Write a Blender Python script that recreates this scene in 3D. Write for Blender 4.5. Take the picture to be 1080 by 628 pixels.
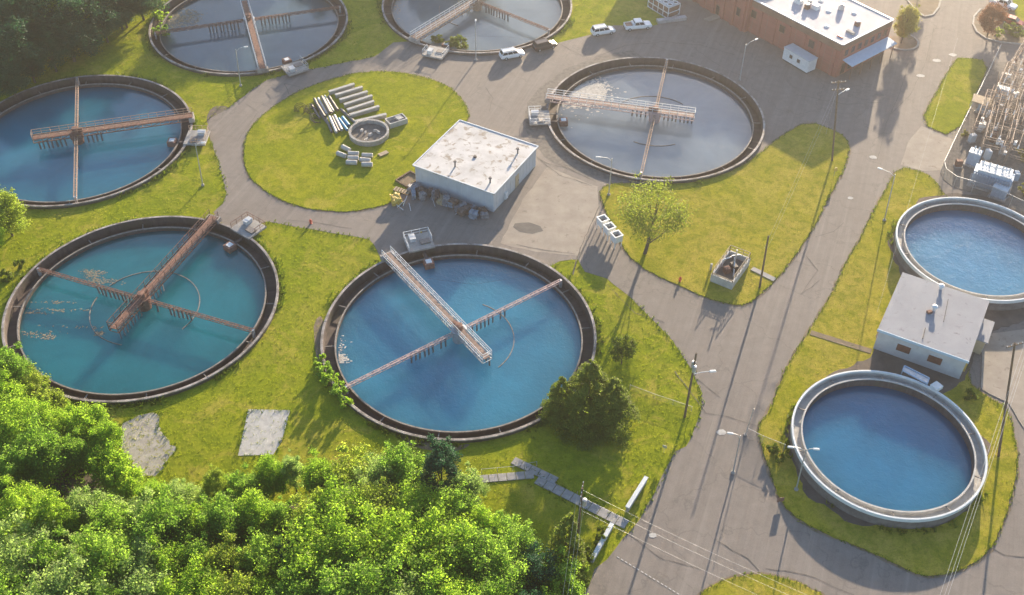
import bpy, bmesh, math, random
import numpy as np
from mathutils import Vector, Matrix
from mathutils.geometry import delaunay_2d_cdt

for o in list(bpy.data.objects):
    bpy.data.objects.remove(o)
SC = bpy.context.scene
COL = SC.collection
R = math.radians
rnd = random.Random(7)
nrs = np.random.RandomState(11)

# ------------------------------------------------------------------ camera
CAM_H = 113.636
PITCH, ROLL, FPX = R(43.5836), R(0.8606), 1145.62
_cp, _sp = math.cos(PITCH), math.sin(PITCH)
FW = Vector((0, _cp, -_sp)); _U0 = Vector((0, _sp, _cp)); _R0 = Vector((1, 0, 0))
RT = _R0 * math.cos(ROLL) + _U0 * math.sin(ROLL)
UP = _U0 * math.cos(ROLL) - _R0 * math.sin(ROLL)
cd = bpy.data.cameras.new('camera'); cam = bpy.data.objects.new('camera', cd); COL.objects.link(cam)
cd.sensor_width = 36.0; cd.lens = 36.0 * FPX / 1080.0
cd.clip_start = 0.5; cd.clip_end = 4000
cam.matrix_world = Matrix(((RT.x, UP.x, -FW.x, 0), (RT.y, UP.y, -FW.y, 0), (RT.z, UP.z, -FW.z, CAM_H), (0, 0, 0, 1)))
SC.camera = cam

# ------------------------------------------------------------------ sky, sun, exposure
SUN_AZ, SUN_EL = 71.0, 13.0            # azimuth counted from +X towards +Y
w = bpy.data.worlds.new('World'); SC.world = w; w.use_nodes = True
nt = w.node_tree; nt.nodes.clear()
sky = nt.nodes.new('ShaderNodeTexSky'); sky.sky_type = 'NISHITA'; sky.sun_disc = False
sky.sun_elevation = R(SUN_EL); sky.sun_rotation = R(90 - SUN_AZ)
sky.air_density = 1.0; sky.dust_density = 0.4; sky.ozone_density = 2.0
bg = nt.nodes.new('ShaderNodeBackground'); bg.inputs['Strength'].default_value = 0.095
wo = nt.nodes.new('ShaderNodeOutputWorld')
nt.links.new(sky.outputs[0], bg.inputs[0]); nt.links.new(bg.outputs[0], wo.inputs[0])
ld = bpy.data.lights.new('sun', 'SUN'); sun = bpy.data.objects.new('sun', ld); COL.objects.link(sun)
ld.energy = 5.0; ld.angle = R(0.6); ld.color = (1.0, 0.83, 0.60)
_sd = Vector((math.cos(R(SUN_AZ)) * math.cos(R(SUN_EL)), math.sin(R(SUN_AZ)) * math.cos(R(SUN_EL)), math.sin(R(SUN_EL))))
sun.rotation_euler = _sd.to_track_quat('Z', 'Y').to_euler()
vs = SC.view_settings
vs.view_transform = 'Standard'; vs.look = 'None'; vs.gamma = 1.0; vs.use_curve_mapping = False
vs.exposure = 1.76
SC.cycles.max_bounces = 6; SC.cycles.diffuse_bounces = 3; SC.cycles.glossy_bounces = 3
SC.cycles.transmission_bounces = 4; SC.cycles.transparent_max_bounces = 12; SC.cycles.volume_bounces = 0
SC.cycles.use_denoising = True

# ------------------------------------------------------------------ helpers
def at(px, py, z=0.0):
    """point of the place seen at a pixel of the photograph, at height z"""
    d = FW * FPX + RT * (px - 540) - UP * (py - 314)
    t = (z - CAM_H) / d.z
    return Vector((d.x * t, d.y * t, z))

def ang(a, b):
    return math.atan2(b.y - a.y, b.x - a.x)

class MB:
    def __init__(s): s.v = []; s.f = []; s.sm = []
    def add(s, vs, fs, smooth=False):
        n = len(s.v); s.v += [tuple(v) for v in vs]
        s.f += [tuple(i + n for i in f) for f in fs]; s.sm += [smooth] * len(fs)
        return s
    def box(s, c, d, rz=0.0, top=1.0):
        hx, hy, hz = d[0] / 2, d[1] / 2, d[2] / 2
        co, si = math.cos(rz), math.sin(rz); vs = []
        for z, k in ((-hz, 1.0), (hz, top)):
            for x, y in ((-hx, -hy), (hx, -hy), (hx, hy), (-hx, hy)):
                x *= k; y *= k
                vs.append((c[0] + x * co - y * si, c[1] + x * si + y * co, c[2] + z))
        return s.add(vs, [(3, 2, 1, 0), (4, 5, 6, 7), (0, 1, 5, 4), (1, 2, 6, 5), (2, 3, 7, 6), (3, 0, 4, 7)])
    def bar(s, a, b, wd, h=None, n=4):
        """square or round bar between two points"""
        a = Vector(a); b = Vector(b); h = wd if h is None else h
        d = (b - a)
        if d.length < 1e-6: return s
        d.normalize()
        ref = Vector((0, 0, 1)) if abs(d.z) < 0.95 else Vector((1, 0, 0))
        x = d.cross(ref).normalized(); y = x.cross(d).normalized()
        vs = []
        for p in (a, b):
            for k in range(n):
                t = 2 * math.pi * (k + .5) / n
                q = 1 / math.cos(math.pi / n) if n == 4 else 1
                vs.append(p + x * (math.cos(t) * wd / 2 * q) + y * (math.sin(t) * h / 2 * q))
        fs = [(k, (k + 1) % n, n + (k + 1) % n, n + k) for k in range(n)]
        fs += [tuple(range(n - 1, -1, -1)), tuple(range(n, 2 * n))]
        return s.add(vs, fs, n > 6)
    def tube(s, a, b, r0, r1=None, n=10):
        a = Vector(a); b = Vector(b); r1 = r0 if r1 is None else r1
        d = (b - a).normalized()
        ref = Vector((0, 0, 1)) if abs(d.z) < 0.95 else Vector((1, 0, 0))
        x = d.cross(ref).normalized(); y = x.cross(d).normalized()
        vs = []
        for p, r in ((a, r0), (b, r1)):
            for k in range(n):
                t = 2 * math.pi * k / n
                vs.append(p + x * (math.cos(t) * r) + y * (math.sin(t) * r))
        fs = [(k, (k + 1) % n, n + (k + 1) % n, n + k) for k in range(n)]
        s.add(vs, fs, True)
        return s.add([], []) if False else s._caps(vs, n)
    def _caps(s, vs, n):
        return s.add(vs, [tuple(range(n - 1, -1, -1)), tuple(range(n, 2 * n))])
    def path(s, pts, r, n=6):
        for a, b in zip(pts[:-1], pts[1:]): s.tube(a, b, r, r, n)
        return s
    def lathe(s, prof, n=96, c=(0, 0, 0), a0=0.0, a1=None, smooth=True):
        """revolve an (r,z) profile about c"""
        full = a1 is None; a1 = 2 * math.pi if full else a1
        m = n if full else n + 1; vs = []
        for k in range(m):
            t = a0 + (a1 - a0) * k / n
            for r, z in prof: vs.append((c[0] + r * math.cos(t), c[1] + r * math.sin(t), c[2] + z))
        p = len(prof); fs = []
        for k in range(n):
            k2 = (k + 1) % m
            for j in range(p - 1):
                fs.append((k * p + j, k2 * p + j, k2 * p + j + 1, k * p + j + 1))
        return s.add(vs, fs, False)
    def prism(s, poly, z0, z1):
        n = len(poly)
        vs = [(p[0], p[1], z0) for p in poly] + [(p[0], p[1], z1) for p in poly]
        fs = [tuple(range(n - 1, -1, -1)), tuple(range(n, 2 * n))] + [(k, (k + 1) % n, n + (k + 1) % n, n + k) for k in range(n)]
        return s.add(vs, fs)
    def build(s, name, m, parent=None, bevel=0.0, loc=None):
        me = bpy.data.meshes.new(name)
        me.from_pydata(s.v, [], s.f); me.update()
        me.polygons.foreach_set('use_smooth', s.sm)
        if bevel:
            bm = bmesh.new(); bm.from_mesh(me)
            bmesh.ops.remove_doubles(bm, verts=bm.verts, dist=1e-5)
            bmesh.ops.bevel(bm, geom=bm.edges[:], offset=bevel, segments=2, affect='EDGES', clamp_overlap=True)
            bm.to_mesh(me); bm.free()
        me.materials.append(m)
        return link(name, me, parent, loc)

def link(name, me, parent=None, loc=None):
    o = bpy.data.objects.new(name, me); COL.objects.link(o)
    if parent: o.parent = parent
    if loc is not None: o.location = loc
    return o
def tag(o, label=None, cat=None, group=None, kind=None):
    if label: o['label'] = label
    if cat: o['category'] = cat
    if group: o['group'] = group
    if kind: o['kind'] = kind
    return o
def thing(name, label, cat, loc=(0, 0, 0), rz=0.0, group=None):
    o = bpy.data.objects.new(name, None); COL.objects.link(o)
    o.location = loc; o.rotation_euler = (0, 0, rz); o.empty_display_size = .2
    return tag(o, label, cat, group)
def copy_tree(o, parent=None):
    c = o.copy(); COL.objects.link(c); c.parent = parent
    for ch in list(o.children): copy_tree(ch, c)
    return c

# ------------------------------------------------------------------ materials
def newmat(name):
    m = bpy.data.materials.new(name); m.use_nodes = True
    t = m.node_tree; b = t.nodes['Principled BSDF']
    return m, t, b
def noise(t, scale, detail=4, rough=.55, vec=None, dist=0.0):
    n = t.nodes.new('ShaderNodeTexNoise'); n.inputs['Scale'].default_value = scale
    n.inputs['Detail'].default_value = detail; n.inputs['Roughness'].default_value = rough
    n.inputs['Distortion'].default_value = dist
    if vec is not None: t.links.new(vec, n.inputs['Vector'])
    return n.outputs['Fac']
def ramp(t, fac, stops):
    r = t.nodes.new('ShaderNodeValToRGB'); e = r.color_ramp.elements
    while len(e) < len(stops): e.new(.5)
    for k, (p, c) in enumerate(stops):
        e[k].position = p; e[k].color = (*c, 1)
    t.links.new(fac, r.inputs[0]); return r.outputs[0]
def mix(t, fac, a, b, mode='MIX'):
    n = t.nodes.new('ShaderNodeMix'); n.data_type = 'RGBA'; n.blend_type = mode
    for s, i in ((fac, 0), (a, 6), (b, 7)):
        if hasattr(s, 'is_output'): t.links.new(s, n.inputs[i])
        elif isinstance(s, tuple): n.inputs[i].default_value = (*s, 1)
        else: n.inputs[i].default_value = s
    return n.outputs[2]
def coord(t, kind='Object'):
    return t.nodes.new('ShaderNodeTexCoord').outputs[kind]
def bump(t, b, h, strength=.4, dist=.05):
    n = t.nodes.new('ShaderNodeBump'); n.inputs['Strength'].default_value = strength
    n.inputs['Distance'].default_value = dist
    t.links.new(h, n.inputs['Height']); t.links.new(n.outputs[0], b.inputs['Normal'])
def math_n(t, op, a, bb=None, c=None):
    n = t.nodes.new('ShaderNodeMath'); n.operation = op
    for i, s in enumerate((a, bb, c)):
        if s is None: continue
        if hasattr(s, 'is_output'): t.links.new(s, n.inputs[i])
        else: n.inputs[i].default_value = s
    return n.outputs[0]

def surf(name, c1, c2, scale=1.0, rough=.8, metal=0.0, bmp=.25, bscale=None, c3=None, spot=.62):
    """a surface of two mottled tones, with an optional third tone in worn spots"""
    m, t, b = newmat(name); v = coord(t)
    col = ramp(t, noise(t, scale, 6, .6, v), [(.33, c1), (.67, c2)])
    if c3:
        f = ramp(t, noise(t, scale * 1.9, 7, .65, v, .6), [(spot, (0, 0, 0)), (spot + .08, (1, 1, 1))])
        col = mix(t, f, col, c3)
    t.links.new(col, b.inputs['Base Color'])
    b.inputs['Roughness'].default_value = rough; b.inputs['Metallic'].default_value = metal
    if bmp: bump(t, b, noise(t, bscale or scale * 8, 4, .6, v), bmp, .03)
    return m

M = {}
M['rim'] = surf('weathered_concrete_rim', (.21, .18, .17), (.37, .33, .31), .8, .85, c3=(.09, .075, .07), spot=.55)
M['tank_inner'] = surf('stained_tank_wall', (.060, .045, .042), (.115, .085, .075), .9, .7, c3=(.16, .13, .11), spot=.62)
def m_streak(name, c1, c2, c3, rnd_amp=0.0):
    m, t, b = newmat(name); v = coord(t)
    sx = t.nodes.new('ShaderNodeSeparateXYZ'); t.links.new(v, sx.inputs[0])
    th = math_n(t, 'ARCTAN2', sx.outputs[1], sx.outputs[0]); cb = t.nodes.new('ShaderNodeCombineXYZ')
    t.links.new(math_n(t, 'MULTIPLY', th, 22.0), cb.inputs[0]); t.links.new(math_n(t, 'MULTIPLY', sx.outputs[2], .35), cb.inputs[1])
    col = ramp(t, noise(t, 1.0, 7, .7, cb.outputs[0]), [(.32, c1), (.62, c2)])
    col = mix(t, ramp(t, noise(t, .5, 6, .65, v, .5), [(.52, (0, 0, 0)), (.64, (1, 1, 1))]), col, c3)
    if rnd_amp:
        oi = t.nodes.new('ShaderNodeObjectInfo'); g = math_n(t, 'ADD', math_n(t, 'MULTIPLY', oi.outputs['Random'], rnd_amp), 1 - rnd_amp / 2)
        cc = t.nodes.new('ShaderNodeCombineXYZ'); [t.links.new(g, cc.inputs[i]) for i in range(3)]
        col = mix(t, 1.0, col, cc.outputs[0], 'MULTIPLY')
    t.links.new(col, b.inputs['Base Color']); b.inputs['Roughness'].default_value = .8
    bump(t, b, noise(t, 6, 5, .6, v), .3, .03); return m
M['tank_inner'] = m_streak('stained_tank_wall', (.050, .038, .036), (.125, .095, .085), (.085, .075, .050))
M['rim'] = m_streak('weathered_concrete_rim', (.20, .175, .165), (.40, .36, .34), (.15, .13, .115), .45)
M['weir'] = surf('weir_concrete', (.17, .15, .135), (.29, .26, .23), 1.6, .8, c3=(.08, .065, .055), spot=.58)
M['white_concrete'] = surf('pale_painted_concrete', (.54, .57, .60), (.66, .69, .71), .5, .7, c3=(.42, .42, .42), spot=.62)
M['grey_concrete'] = surf('grey_concrete', (.27, .25, .235), (.40, .38, .36), 1.4, .85, c3=(.18, .165, .15), spot=.6)
M['pale_concrete'] = surf('pale_concrete', (.38, .36, .34), (.52, .50, .47), 1.1, .85, c3=(.26, .24, .21), spot=.62)
M['dark_concrete'] = surf('dark_grey_concrete', (.12, .105, .105), (.20, .18, .175), 1.2, .8)  # darker concrete below the pale rim of the raised tanks
M['galv'] = surf('galvanised_steel', (.42, .43, .45), (.60, .61, .63), 2.5, .45, .6, .1)
M['white_metal'] = surf('white_painted_metal', (.62, .63, .65), (.75, .76, .77), 2, .45, 0, .05, c3=(.40, .34, .29), spot=.68)
M['blue_metal'] = surf('pale_blue_painted_metal', (.30, .40, .52), (.40, .50, .62), 2, .45, .1, .05)
M['rust'] = surf('rusted_steel', (.17, .085, .062), (.30, .175, .135), 2.2, .85, .2, .3, c3=(.10, .045, .03))
M['rust_deck'] = surf('rusty_walkway_grating', (.20, .135, .11), (.34, .245, .205), 1.1, .85, .1, .3, c3=(.11, .085, .078), spot=.56)
M['rust_pale'] = surf('faded_red_primer_steel', (.40, .27, .26), (.55, .42, .41), 3, .75, .1, .2, c3=(.30, .13, .09))
M['rust_orange'] = surf('orange_rust_steel', (.33, .22, .155), (.46, .33, .25), 3, .8, .1, .2, c3=(.26, .11, .06))
M['dark_metal'] = surf('dark_steel', (.035, .03, .032), (.07, .06, .06), 3, .6, .4, .1)
M['paddle'] = surf('weathered_paddle_boards', (.13, .12, .12), (.22, .205, .20), 3, .8, 0, .2)
M['wood'] = surf('weathered_pole_wood', (.11, .075, .05), (.19, .135, .095), 3, .9, 0, .3)
M['wood_pale'] = surf('pale_timber', (.36, .27, .18), (.50, .40, .28), 4, .85, 0, .3)
M['yellow'] = surf('faded_yellow_plastic', (.55, .36, .06), (.72, .50, .12), 3, .6, 0, .2)
M['red'] = surf('red_paint', (.50, .05, .03), (.62, .09, .05), 4, .5, 0, .05)
M['black'] = surf('black_rubber', (.012, .012, .013), (.03, .03, .03), 4, .7, 0, .1)
M['dark_void'] = surf('dark_interior_floor', (.02, .018, .018), (.04, .035, .035), 2, .9, 0, .1)  # near-black colour gives the open boxes their dark interior
M['blue_pipe'] = surf('blue_plastic_pipe', (.07, .30, .48), (.11, .40, .58), 3, .4, 0, .05)
M['white_pipe'] = surf('pale_plastic_pipe', (.55, .53, .50), (.68, .66, .62), 3, .5, 0, .05, c3=(.40, .36, .31))
M['steel_pipe'] = surf('dull_steel_pipe', (.16, .14, .13), (.27, .245, .23), 3, .6, .4, .1)
M['roof_white'] = surf('stained_white_membrane_roof', (.46, .44, .43), (.62, .60, .59), .35, .8, 0, .2, c3=(.30, .25, .205), spot=.54)
M['roof_grey'] = surf('grey_membrane_roof', (.38, .38, .43), (.47, .47, .52), .3, .8, 0, .1, c3=(.38, .37, .40), spot=.62)
M['roof_metal'] = surf('pale_metal_roof_sheets', (.27, .275, .305), (.315, .32, .35), .35, .8, .0, .02, c3=(.18, .17, .185), spot=.6)
M['siding'] = surf('pale_grey_siding', (.46, .48, .51), (.54, .56, .59), .7, .7, 0, .05)
M['siding_warm'] = surf('pale_render_wall', (.44, .45, .47), (.54, .55, .56), .7, .8, 0, .1, c3=(.36, .36, .36), spot=.63)
M['trim_blue'] = surf('pale_blue_fascia', (.40, .54, .68), (.48, .61, .74), 1, .5, 0, .05)
M['louvre'] = surf('brown_louvres', (.12, .05, .035), (.19, .085, .06), 2, .6, 0, .1)
M['tan_door'] = surf('tan_door_paint', (.42, .33, .21), (.50, .40, .27), 2, .6, 0, .05)
M['glass'] = surf('dark_window_glass', (.02, .025, .03), (.035, .04, .05), 1, .08, 0, 0)
M['car_white'] = surf('white_car_paint', (.72, .73, .75), (.78, .79, .80), 1, .22, 0, 0)
M['car_dark'] = surf('dark_grey_car_paint', (.085, .07, .065), (.11, .09, .085), 1, .25, .4, 0)
M['car_red'] = surf('dark_red_car_paint', (.30, .05, .04), (.36, .07, .05), 1, .25, .2, 0)
M['lamp_lens'] = surf('clear_lamp_lens', (.7, .7, .68), (.8, .8, .78), 2, .15, 0, 0)
M['tail_lens'] = surf('red_lamp_lens', (.45, .02, .02), (.5, .03, .03), 2, .2, 0, 0)
M['foam'] = surf('floating_scum', (.42, .38, .33), (.62, .58, .52), 1.6, .9, 0, .5, c3=(.30, .26, .21), spot=.58)
M['scum_dark'] = surf('brown_floating_weed', (.17, .14, .09), (.30, .25, .17), 1.8, .9, 0, .5, c3=(.10, .12, .04))
M['bark'] = surf('bark', (.07, .052, .04), (.13, .10, .075), 4, .95, 0, .5)
M['kerb'] = surf('kerb_concrete', (.30, .275, .25), (.42, .39, .36), 2, .85)
M['sidewalk'] = surf('sidewalk_concrete', (.27, .255, .255), (.37, .35, .345), 1.5, .85, 0, .2, c3=(.27, .25, .24))
M['dirt'] = surf('bare_dirt', (.155, .115, .075), (.25, .19, .13), .5, .95, 0, .4, c3=(.10, .095, .035), spot=.6)
M['dirt_dark'] = surf('dark_dirt', (.10, .078, .065), (.165, .13, .105), .4, .95, 0, .4, c3=(.21, .165, .13))
M['pale_dirt'] = surf('pale_trodden_dirt', (.30, .27, .24), (.45, .41, .37), .8, .95, 0, .3, c3=(.26, .25, .08), spot=.55)
M['gravel'] = surf('grey_gravel', (.125, .108, .095), (.215, .19, .165), 1.3, .95, 0, .6, 9, c3=(.27, .24, .21))
M['junk1'] = surf('crushed_grey_scrap', (.14, .14, .16), (.34, .33, .35), 2.2, .7, .2, .5, c3=(.20, .10, .07))
M['junk2'] = surf('brown_scrap', (.11, .075, .06), (.24, .17, .14), 2.2, .85, .1, .5, c3=(.32, .28, .25))
M['junk3'] = surf('blue_grey_scrap', (.16, .20, .26), (.30, .34, .40), 2.2, .7, .1, .5)
M['junk4'] = surf('tan_cardboard', (.36, .27, .17), (.48, .38, .26), 2.2, .85, 0, .3)
M['tarp'] = surf('torn_grey_sheet', (.20, .19, .20), (.30, .28, .29), 2.0, .7, 0, .5)

def m_asphalt():
    m, t, b = newmat('old_asphalt'); v = coord(t)
    col = ramp(t, noise(t, .06, 5, .6, v), [(.3, (.185, .152, .134)), (.7, (.270, .226, .198))])
    col = mix(t, .55, col, ramp(t, noise(t, .7, 6, .65, v), [(.3, (.150, .126, .112)), (.7, (.280, .237, .208))]))
    # oil and patch stains
    f = ramp(t, noise(t, .21, 7, .7, v, 1.2), [(.60, (0, 0, 0)), (.70, (1, 1, 1))])
    col = mix(t, math_n(t, 'MULTIPLY', f, .45), col, (.10, .09, .085))
    # fine cracks
    vo = t.nodes.new('ShaderNodeTexVoronoi'); vo.feature = 'DISTANCE_TO_EDGE'; vo.inputs['Scale'].default_value = .085
    mp = t.nodes.new('ShaderNodeVectorMath'); mp.operation = 'ADD'
    nn = t.nodes.new('ShaderNodeTexNoise'); nn.inputs['Scale'].default_value = .35; nn.inputs['Detail'].default_value = 6
    sc = t.nodes.new('ShaderNodeVectorMath'); sc.operation = 'SCALE'; sc.inputs['Scale'].default_value = 5.0
    t.links.new(v, nn.inputs['Vector']); t.links.new(nn.outputs['Color'], sc.inputs[0])
    t.links.new(v, mp.inputs[0]); t.links.new(sc.outputs[0], mp.inputs[1]); t.links.new(mp.outputs[0], vo.inputs['Vector'])
    cr = ramp(t, vo.outputs['Distance'], [(.0, (1, 1, 1)), (.012, (0, 0, 0))])
    col = mix(t, math_n(t, 'MULTIPLY', cr, .5), col, (.07, .062, .056))
    col = mix(t, .35, col, ramp(t, noise(t, 6, 3, .7, v), [(.3, (.15, .132, .118)), (.7, (.28, .25, .22))]))
    mp2 = t.nodes.new('ShaderNodeMapping'); mp2.vector_type = 'TEXTURE'; mp2.inputs['Rotation'].default_value = (0, 0, R(70)); mp2.inputs['Scale'].default_value = (28, 1.1, 1)
    t.links.new(v, mp2.inputs[0]); st = ramp(t, noise(t, 1.0, 5, .65, mp2.outputs[0]), [(.42, (0, 0, 0)), (.66, (1, 1, 1))])
    col = mix(t, math_n(t, 'MULTIPLY', st, .32), col, (.125, .108, .096))
    st2 = ramp(t, noise(t, .9, 4, .6, mp2.outputs[0], .3), [(.30, (1, 1, 1)), (.44, (0, 0, 0))])
    col = mix(t, math_n(t, 'MULTIPLY', st2, .35), col, (.31, .27, .235))
    t.links.new(col, b.inputs['Base Color']); b.inputs['Roughness'].default_value = .9
    bump(t, b, noise(t, 14, 4, .7, v), .25, .02)
    return m
M['asphalt'] = m_asphalt()
M['patch'] = surf('dark_asphalt_patch', (.105, .092, .085), (.15, .135, .122), .8, .9, 0, .2)
M['patch_pale'] = surf('pale_worn_paving', (.27, .225, .185), (.35, .30, .25), .45, .9, 0, .2, c3=(.20, .165, .135), spot=.6)
M['seal'] = surf('crack_sealant', (.105, .092, .083), (.15, .132, .118), 1.5, .9, 0, 0)
M['paint'] = surf('worn_white_paint', (.50, .48, .45), (.62, .60, .57), 3, .8, 0, 0)

def m_grass(name, dry, seed, green=0.0):
    m, t, b = newmat(name); v = coord(t)
    g1, g2, y1, br = (.125, .175, .011), (.225, .262, .013), (.375, .345, .020), (.44, .315, .085)
    if dry > .6: g1, g2, y1 = [(c[0] * 1.03, c[1] * .95, c[2]) for c in (g1, g2, y1)]
    k = 1 - .20 * green; g1, g2, y1 = [(c[0] * k, c[1] * (1 - .06 * green), c[2]) for c in (g1, g2, y1)]
    mp = t.nodes.new('ShaderNodeMapping'); mp.inputs['Location'].default_value = (seed * 13.1, seed * 7.7, 0)
    t.links.new(v, mp.inputs[0]); v = mp.outputs[0]
    col = ramp(t, noise(t, .055, 5, .62, v), [(.30, g2), (.52, tuple((a + c) / 2 for a, c in zip(g2, y1))), (.70, y1)])
    f = ramp(t, noise(t, .10, 6, .65, v, .8), [(.62 - dry * .35, (0, 0, 0)), (.80 - dry * .25, (1, 1, 1))])
    col = mix(t, math_n(t, 'MULTIPLY', f, .35 + .5 * dry), col, br)
    f2 = ramp(t, noise(t, .45, 6, .7, v, .5), [(.44, (0, 0, 0)), (.60, (1, 1, 1))])
    col = mix(t, math_n(t, 'MULTIPLY', f2, .62), col, g1)
    f6 = ramp(t, noise(t, .17, 7, .68, v, 1.2), [(.53, (0, 0, 0)), (.63, (1, 1, 1))])
    col = mix(t, math_n(t, 'MULTIPLY', f6, .62), col, (.48, .365, .085))
    f5 = ramp(t, noise(t, 1.15, 6, .75, v, .6), [(.50, (0, 0, 0)), (.60, (1, 1, 1))])
    col = mix(t, math_n(t, 'MULTIPLY', f5, .42), col, (.115, .150, .012))
    f3 = ramp(t, noise(t, 2.6, 5, .75, v), [(.35, (0, 0, 0)), (.75, (1, 1, 1))])
    col = mix(t, math_n(t, 'MULTIPLY', f3, .5), col, (.42, .40, .04))
    f4 = ramp(t, noise(t, 7.0, 3, .7, v), [(.45, (0, 0, 0)), (.62, (1, 1, 1))])
    col = mix(t, math_n(t, 'MULTIPLY', f4, .3), col, (.085, .10, .009))
    t.links.new(col, b.inputs['Base Color']); b.inputs['Roughness'].default_value = .95
    b.inputs['Specular IOR Level'].default_value = .0
    h = math_n(t, 'ADD', noise(t, 2.2, 5, .7, v), math_n(t, 'MULTIPLY', noise(t, 9, 3, .7, v), .6))
    bump(t, b, h, .45, .12)
    return m
M['grass'] = m_grass('meadow_grass', .42, 1, .8)
M['lawn'] = m_grass('mown_grass', .34, 3, .2)
M['lawn_dry'] = m_grass('dry_mown_grass', .85, 5)

def m_leaf(name, c1, c2, trans):
    m, t, b = newmat(name)
    a = t.nodes.new('ShaderNodeAttribute'); a.attribute_name = 'tone'
    oi = t.nodes.new('ShaderNodeObjectInfo')
    f = math_n(t, 'ADD', math_n(t, 'MULTIPLY', a.outputs['Fac'], .5), math_n(t, 'MULTIPLY', oi.outputs['Random'], .5))
    col = mix(t, f, c1, c2)
    t.links.new(col, b.inputs['Base Color']); b.inputs['Roughness'].default_value = .6
    b.inputs['Specular IOR Level'].default_value = .25
    tr = t.nodes.new('ShaderNodeBsdfTranslucent')
    t.links.new(mix(t, 1.0, col, (1.22, 1.42, .95), 'MULTIPLY'), tr.inputs['Color'])
    ms = t.nodes.new('ShaderNodeMixShader'); ms.inputs[0].default_value = trans
    t.links.new(b.outputs[0], ms.inputs[1]); t.links.new(tr.outputs[0], ms.inputs[2])
    t.links.new(ms.outputs[0], t.nodes['Material Output'].inputs['Surface'])
    return m
LEAF = {
    'bright': m_leaf('bright_green_leaves', (.220, .330, .040), (.390, .490, .065), .68),
    'mid': m_leaf('mid_green_leaves', (.175, .285, .045), (.320, .430, .080), .68),
    'dark': m_leaf('dark_green_leaves', (.026, .085, .045), (.060, .150, .062), .4),
    'silver': m_leaf('grey_green_leaves', (.25, .33, .115), (.42, .49, .19), .66),
    'olive': m_leaf('olive_green_leaves', (.23, .28, .045), (.38, .42, .075), .66),
    'conifer': m_leaf('conifer_needles', (.125, .165, .03), (.26, .29, .05), .55),
    'gold': m_leaf('golden_green_leaves', (.20, .19, .04), (.34, .30, .065), .5),
    'lawn_olive': m_leaf('dull_olive_leaves', (.155, .185, .03), (.28, .30, .05), .55),
    'red': m_leaf('copper_red_leaves', (.17, .065, .045), (.28, .12, .075), .4),
    'weed': m_leaf('weed_leaves', (.10, .145, .015), (.20, .22, .028), .45),
}
M['blade'] = m_leaf('grass_blades', (.21, .235, .014), (.37, .36, .028), .5)

def m_water(name, col, rough, wave, wscale, sss=1.0):
    m, t, b = newmat(name); v = coord(t)
    c = ramp(t, noise(t, .09, 4, .6, v, .8), [(.30, tuple(x * .82 for x in col)), (.70, tuple(min(1, x * 1.15) for x in col))])
    t.links.new(c, b.inputs['Base Color'])
    b.inputs['Roughness'].default_value = rough; b.inputs['IOR'].default_value = 1.55
    b.inputs['Subsurface Weight'].default_value = sss
    b.inputs['Subsurface Radius'].default_value = (1.0, 1.0, 1.0); b.inputs['Subsurface Scale'].default_value = 28.0
    h = math_n(t, 'ADD', noise(t, wscale, 4, .6, v, .3), math_n(t, 'MULTIPLY', noise(t, wscale * 3.3, 3, .6, v), .3))
    bump(t, b, h, wave, .12)
    return m

# ------------------------------------------------------------------ ground plan
TANKS = {  # name: centre x, y, bridge angle, platform side
    'near_left': (-55.21, 116.89, 70.4, -1), 'near_mid': (-7.65, 111.16, 126.5, -1), 'far_right': (25.78, 168.23, 168.0, 1),
    'mid_left': (-77.75, 158.82, 16.2, -1), 'far_left': (-54.67, 199.73, -72.0, 1), 'far_mid': (-8.28, 208.69, -127.0, 1)}
RAISED = {'right_low': (49.71, 91.00), 'right_high': (73.30, 130.45)}
HOLES = [(c[0], c[1], 19.8) for c in TANKS.values()] + [(c[0], c[1], 12.2) for c in RAISED.values()]

def jitter(poly, step=1.2, amp=.18, seed=0):
    r = random.Random(seed); out = []
    n = len(poly)
    for i in range(n):
        a, b = poly[i], poly[(i + 1) % n]
        L = math.hypot(b[0] - a[0], b[1] - a[1]); k = max(1, min(60, int(L / step)))
        for j in range(k):
            f = j / k; am = amp if j else amp * .3
            out.append((a[0] + (b[0] - a[0]) * f + r.uniform(-am, am), a[1] + (b[1] - a[1]) * f + r.uniform(-am, am)))
    return out
def smooth_poly(poly, it=2):
    for _ in range(it):
        q = []
        for i in range(len(poly)):
            a, b = poly[i], poly[(i + 1) % len(poly)]
            q += [(a[0] * .75 + b[0] * .25, a[1] * .75 + b[1] * .25), (a[0] * .25 + b[0] * .75, a[1] * .25 + b[1] * .75)]
        poly = q
    return poly
def inside(P, x, y):
    """vectorised point in polygon"""
    P = np.asarray(P); x = np.asarray(x); y = np.asarray(y); c = np.zeros(x.shape, bool)
    for i in range(len(P)):
        x1, y1 = P[i]; x2, y2 = P[i - 1]
        if y1 == y2: continue
        c ^= ((y1 > y) != (y2 > y)) & (x < (x2 - x1) * (y - y1) / (y2 - y1) + x1)
    return c
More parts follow.
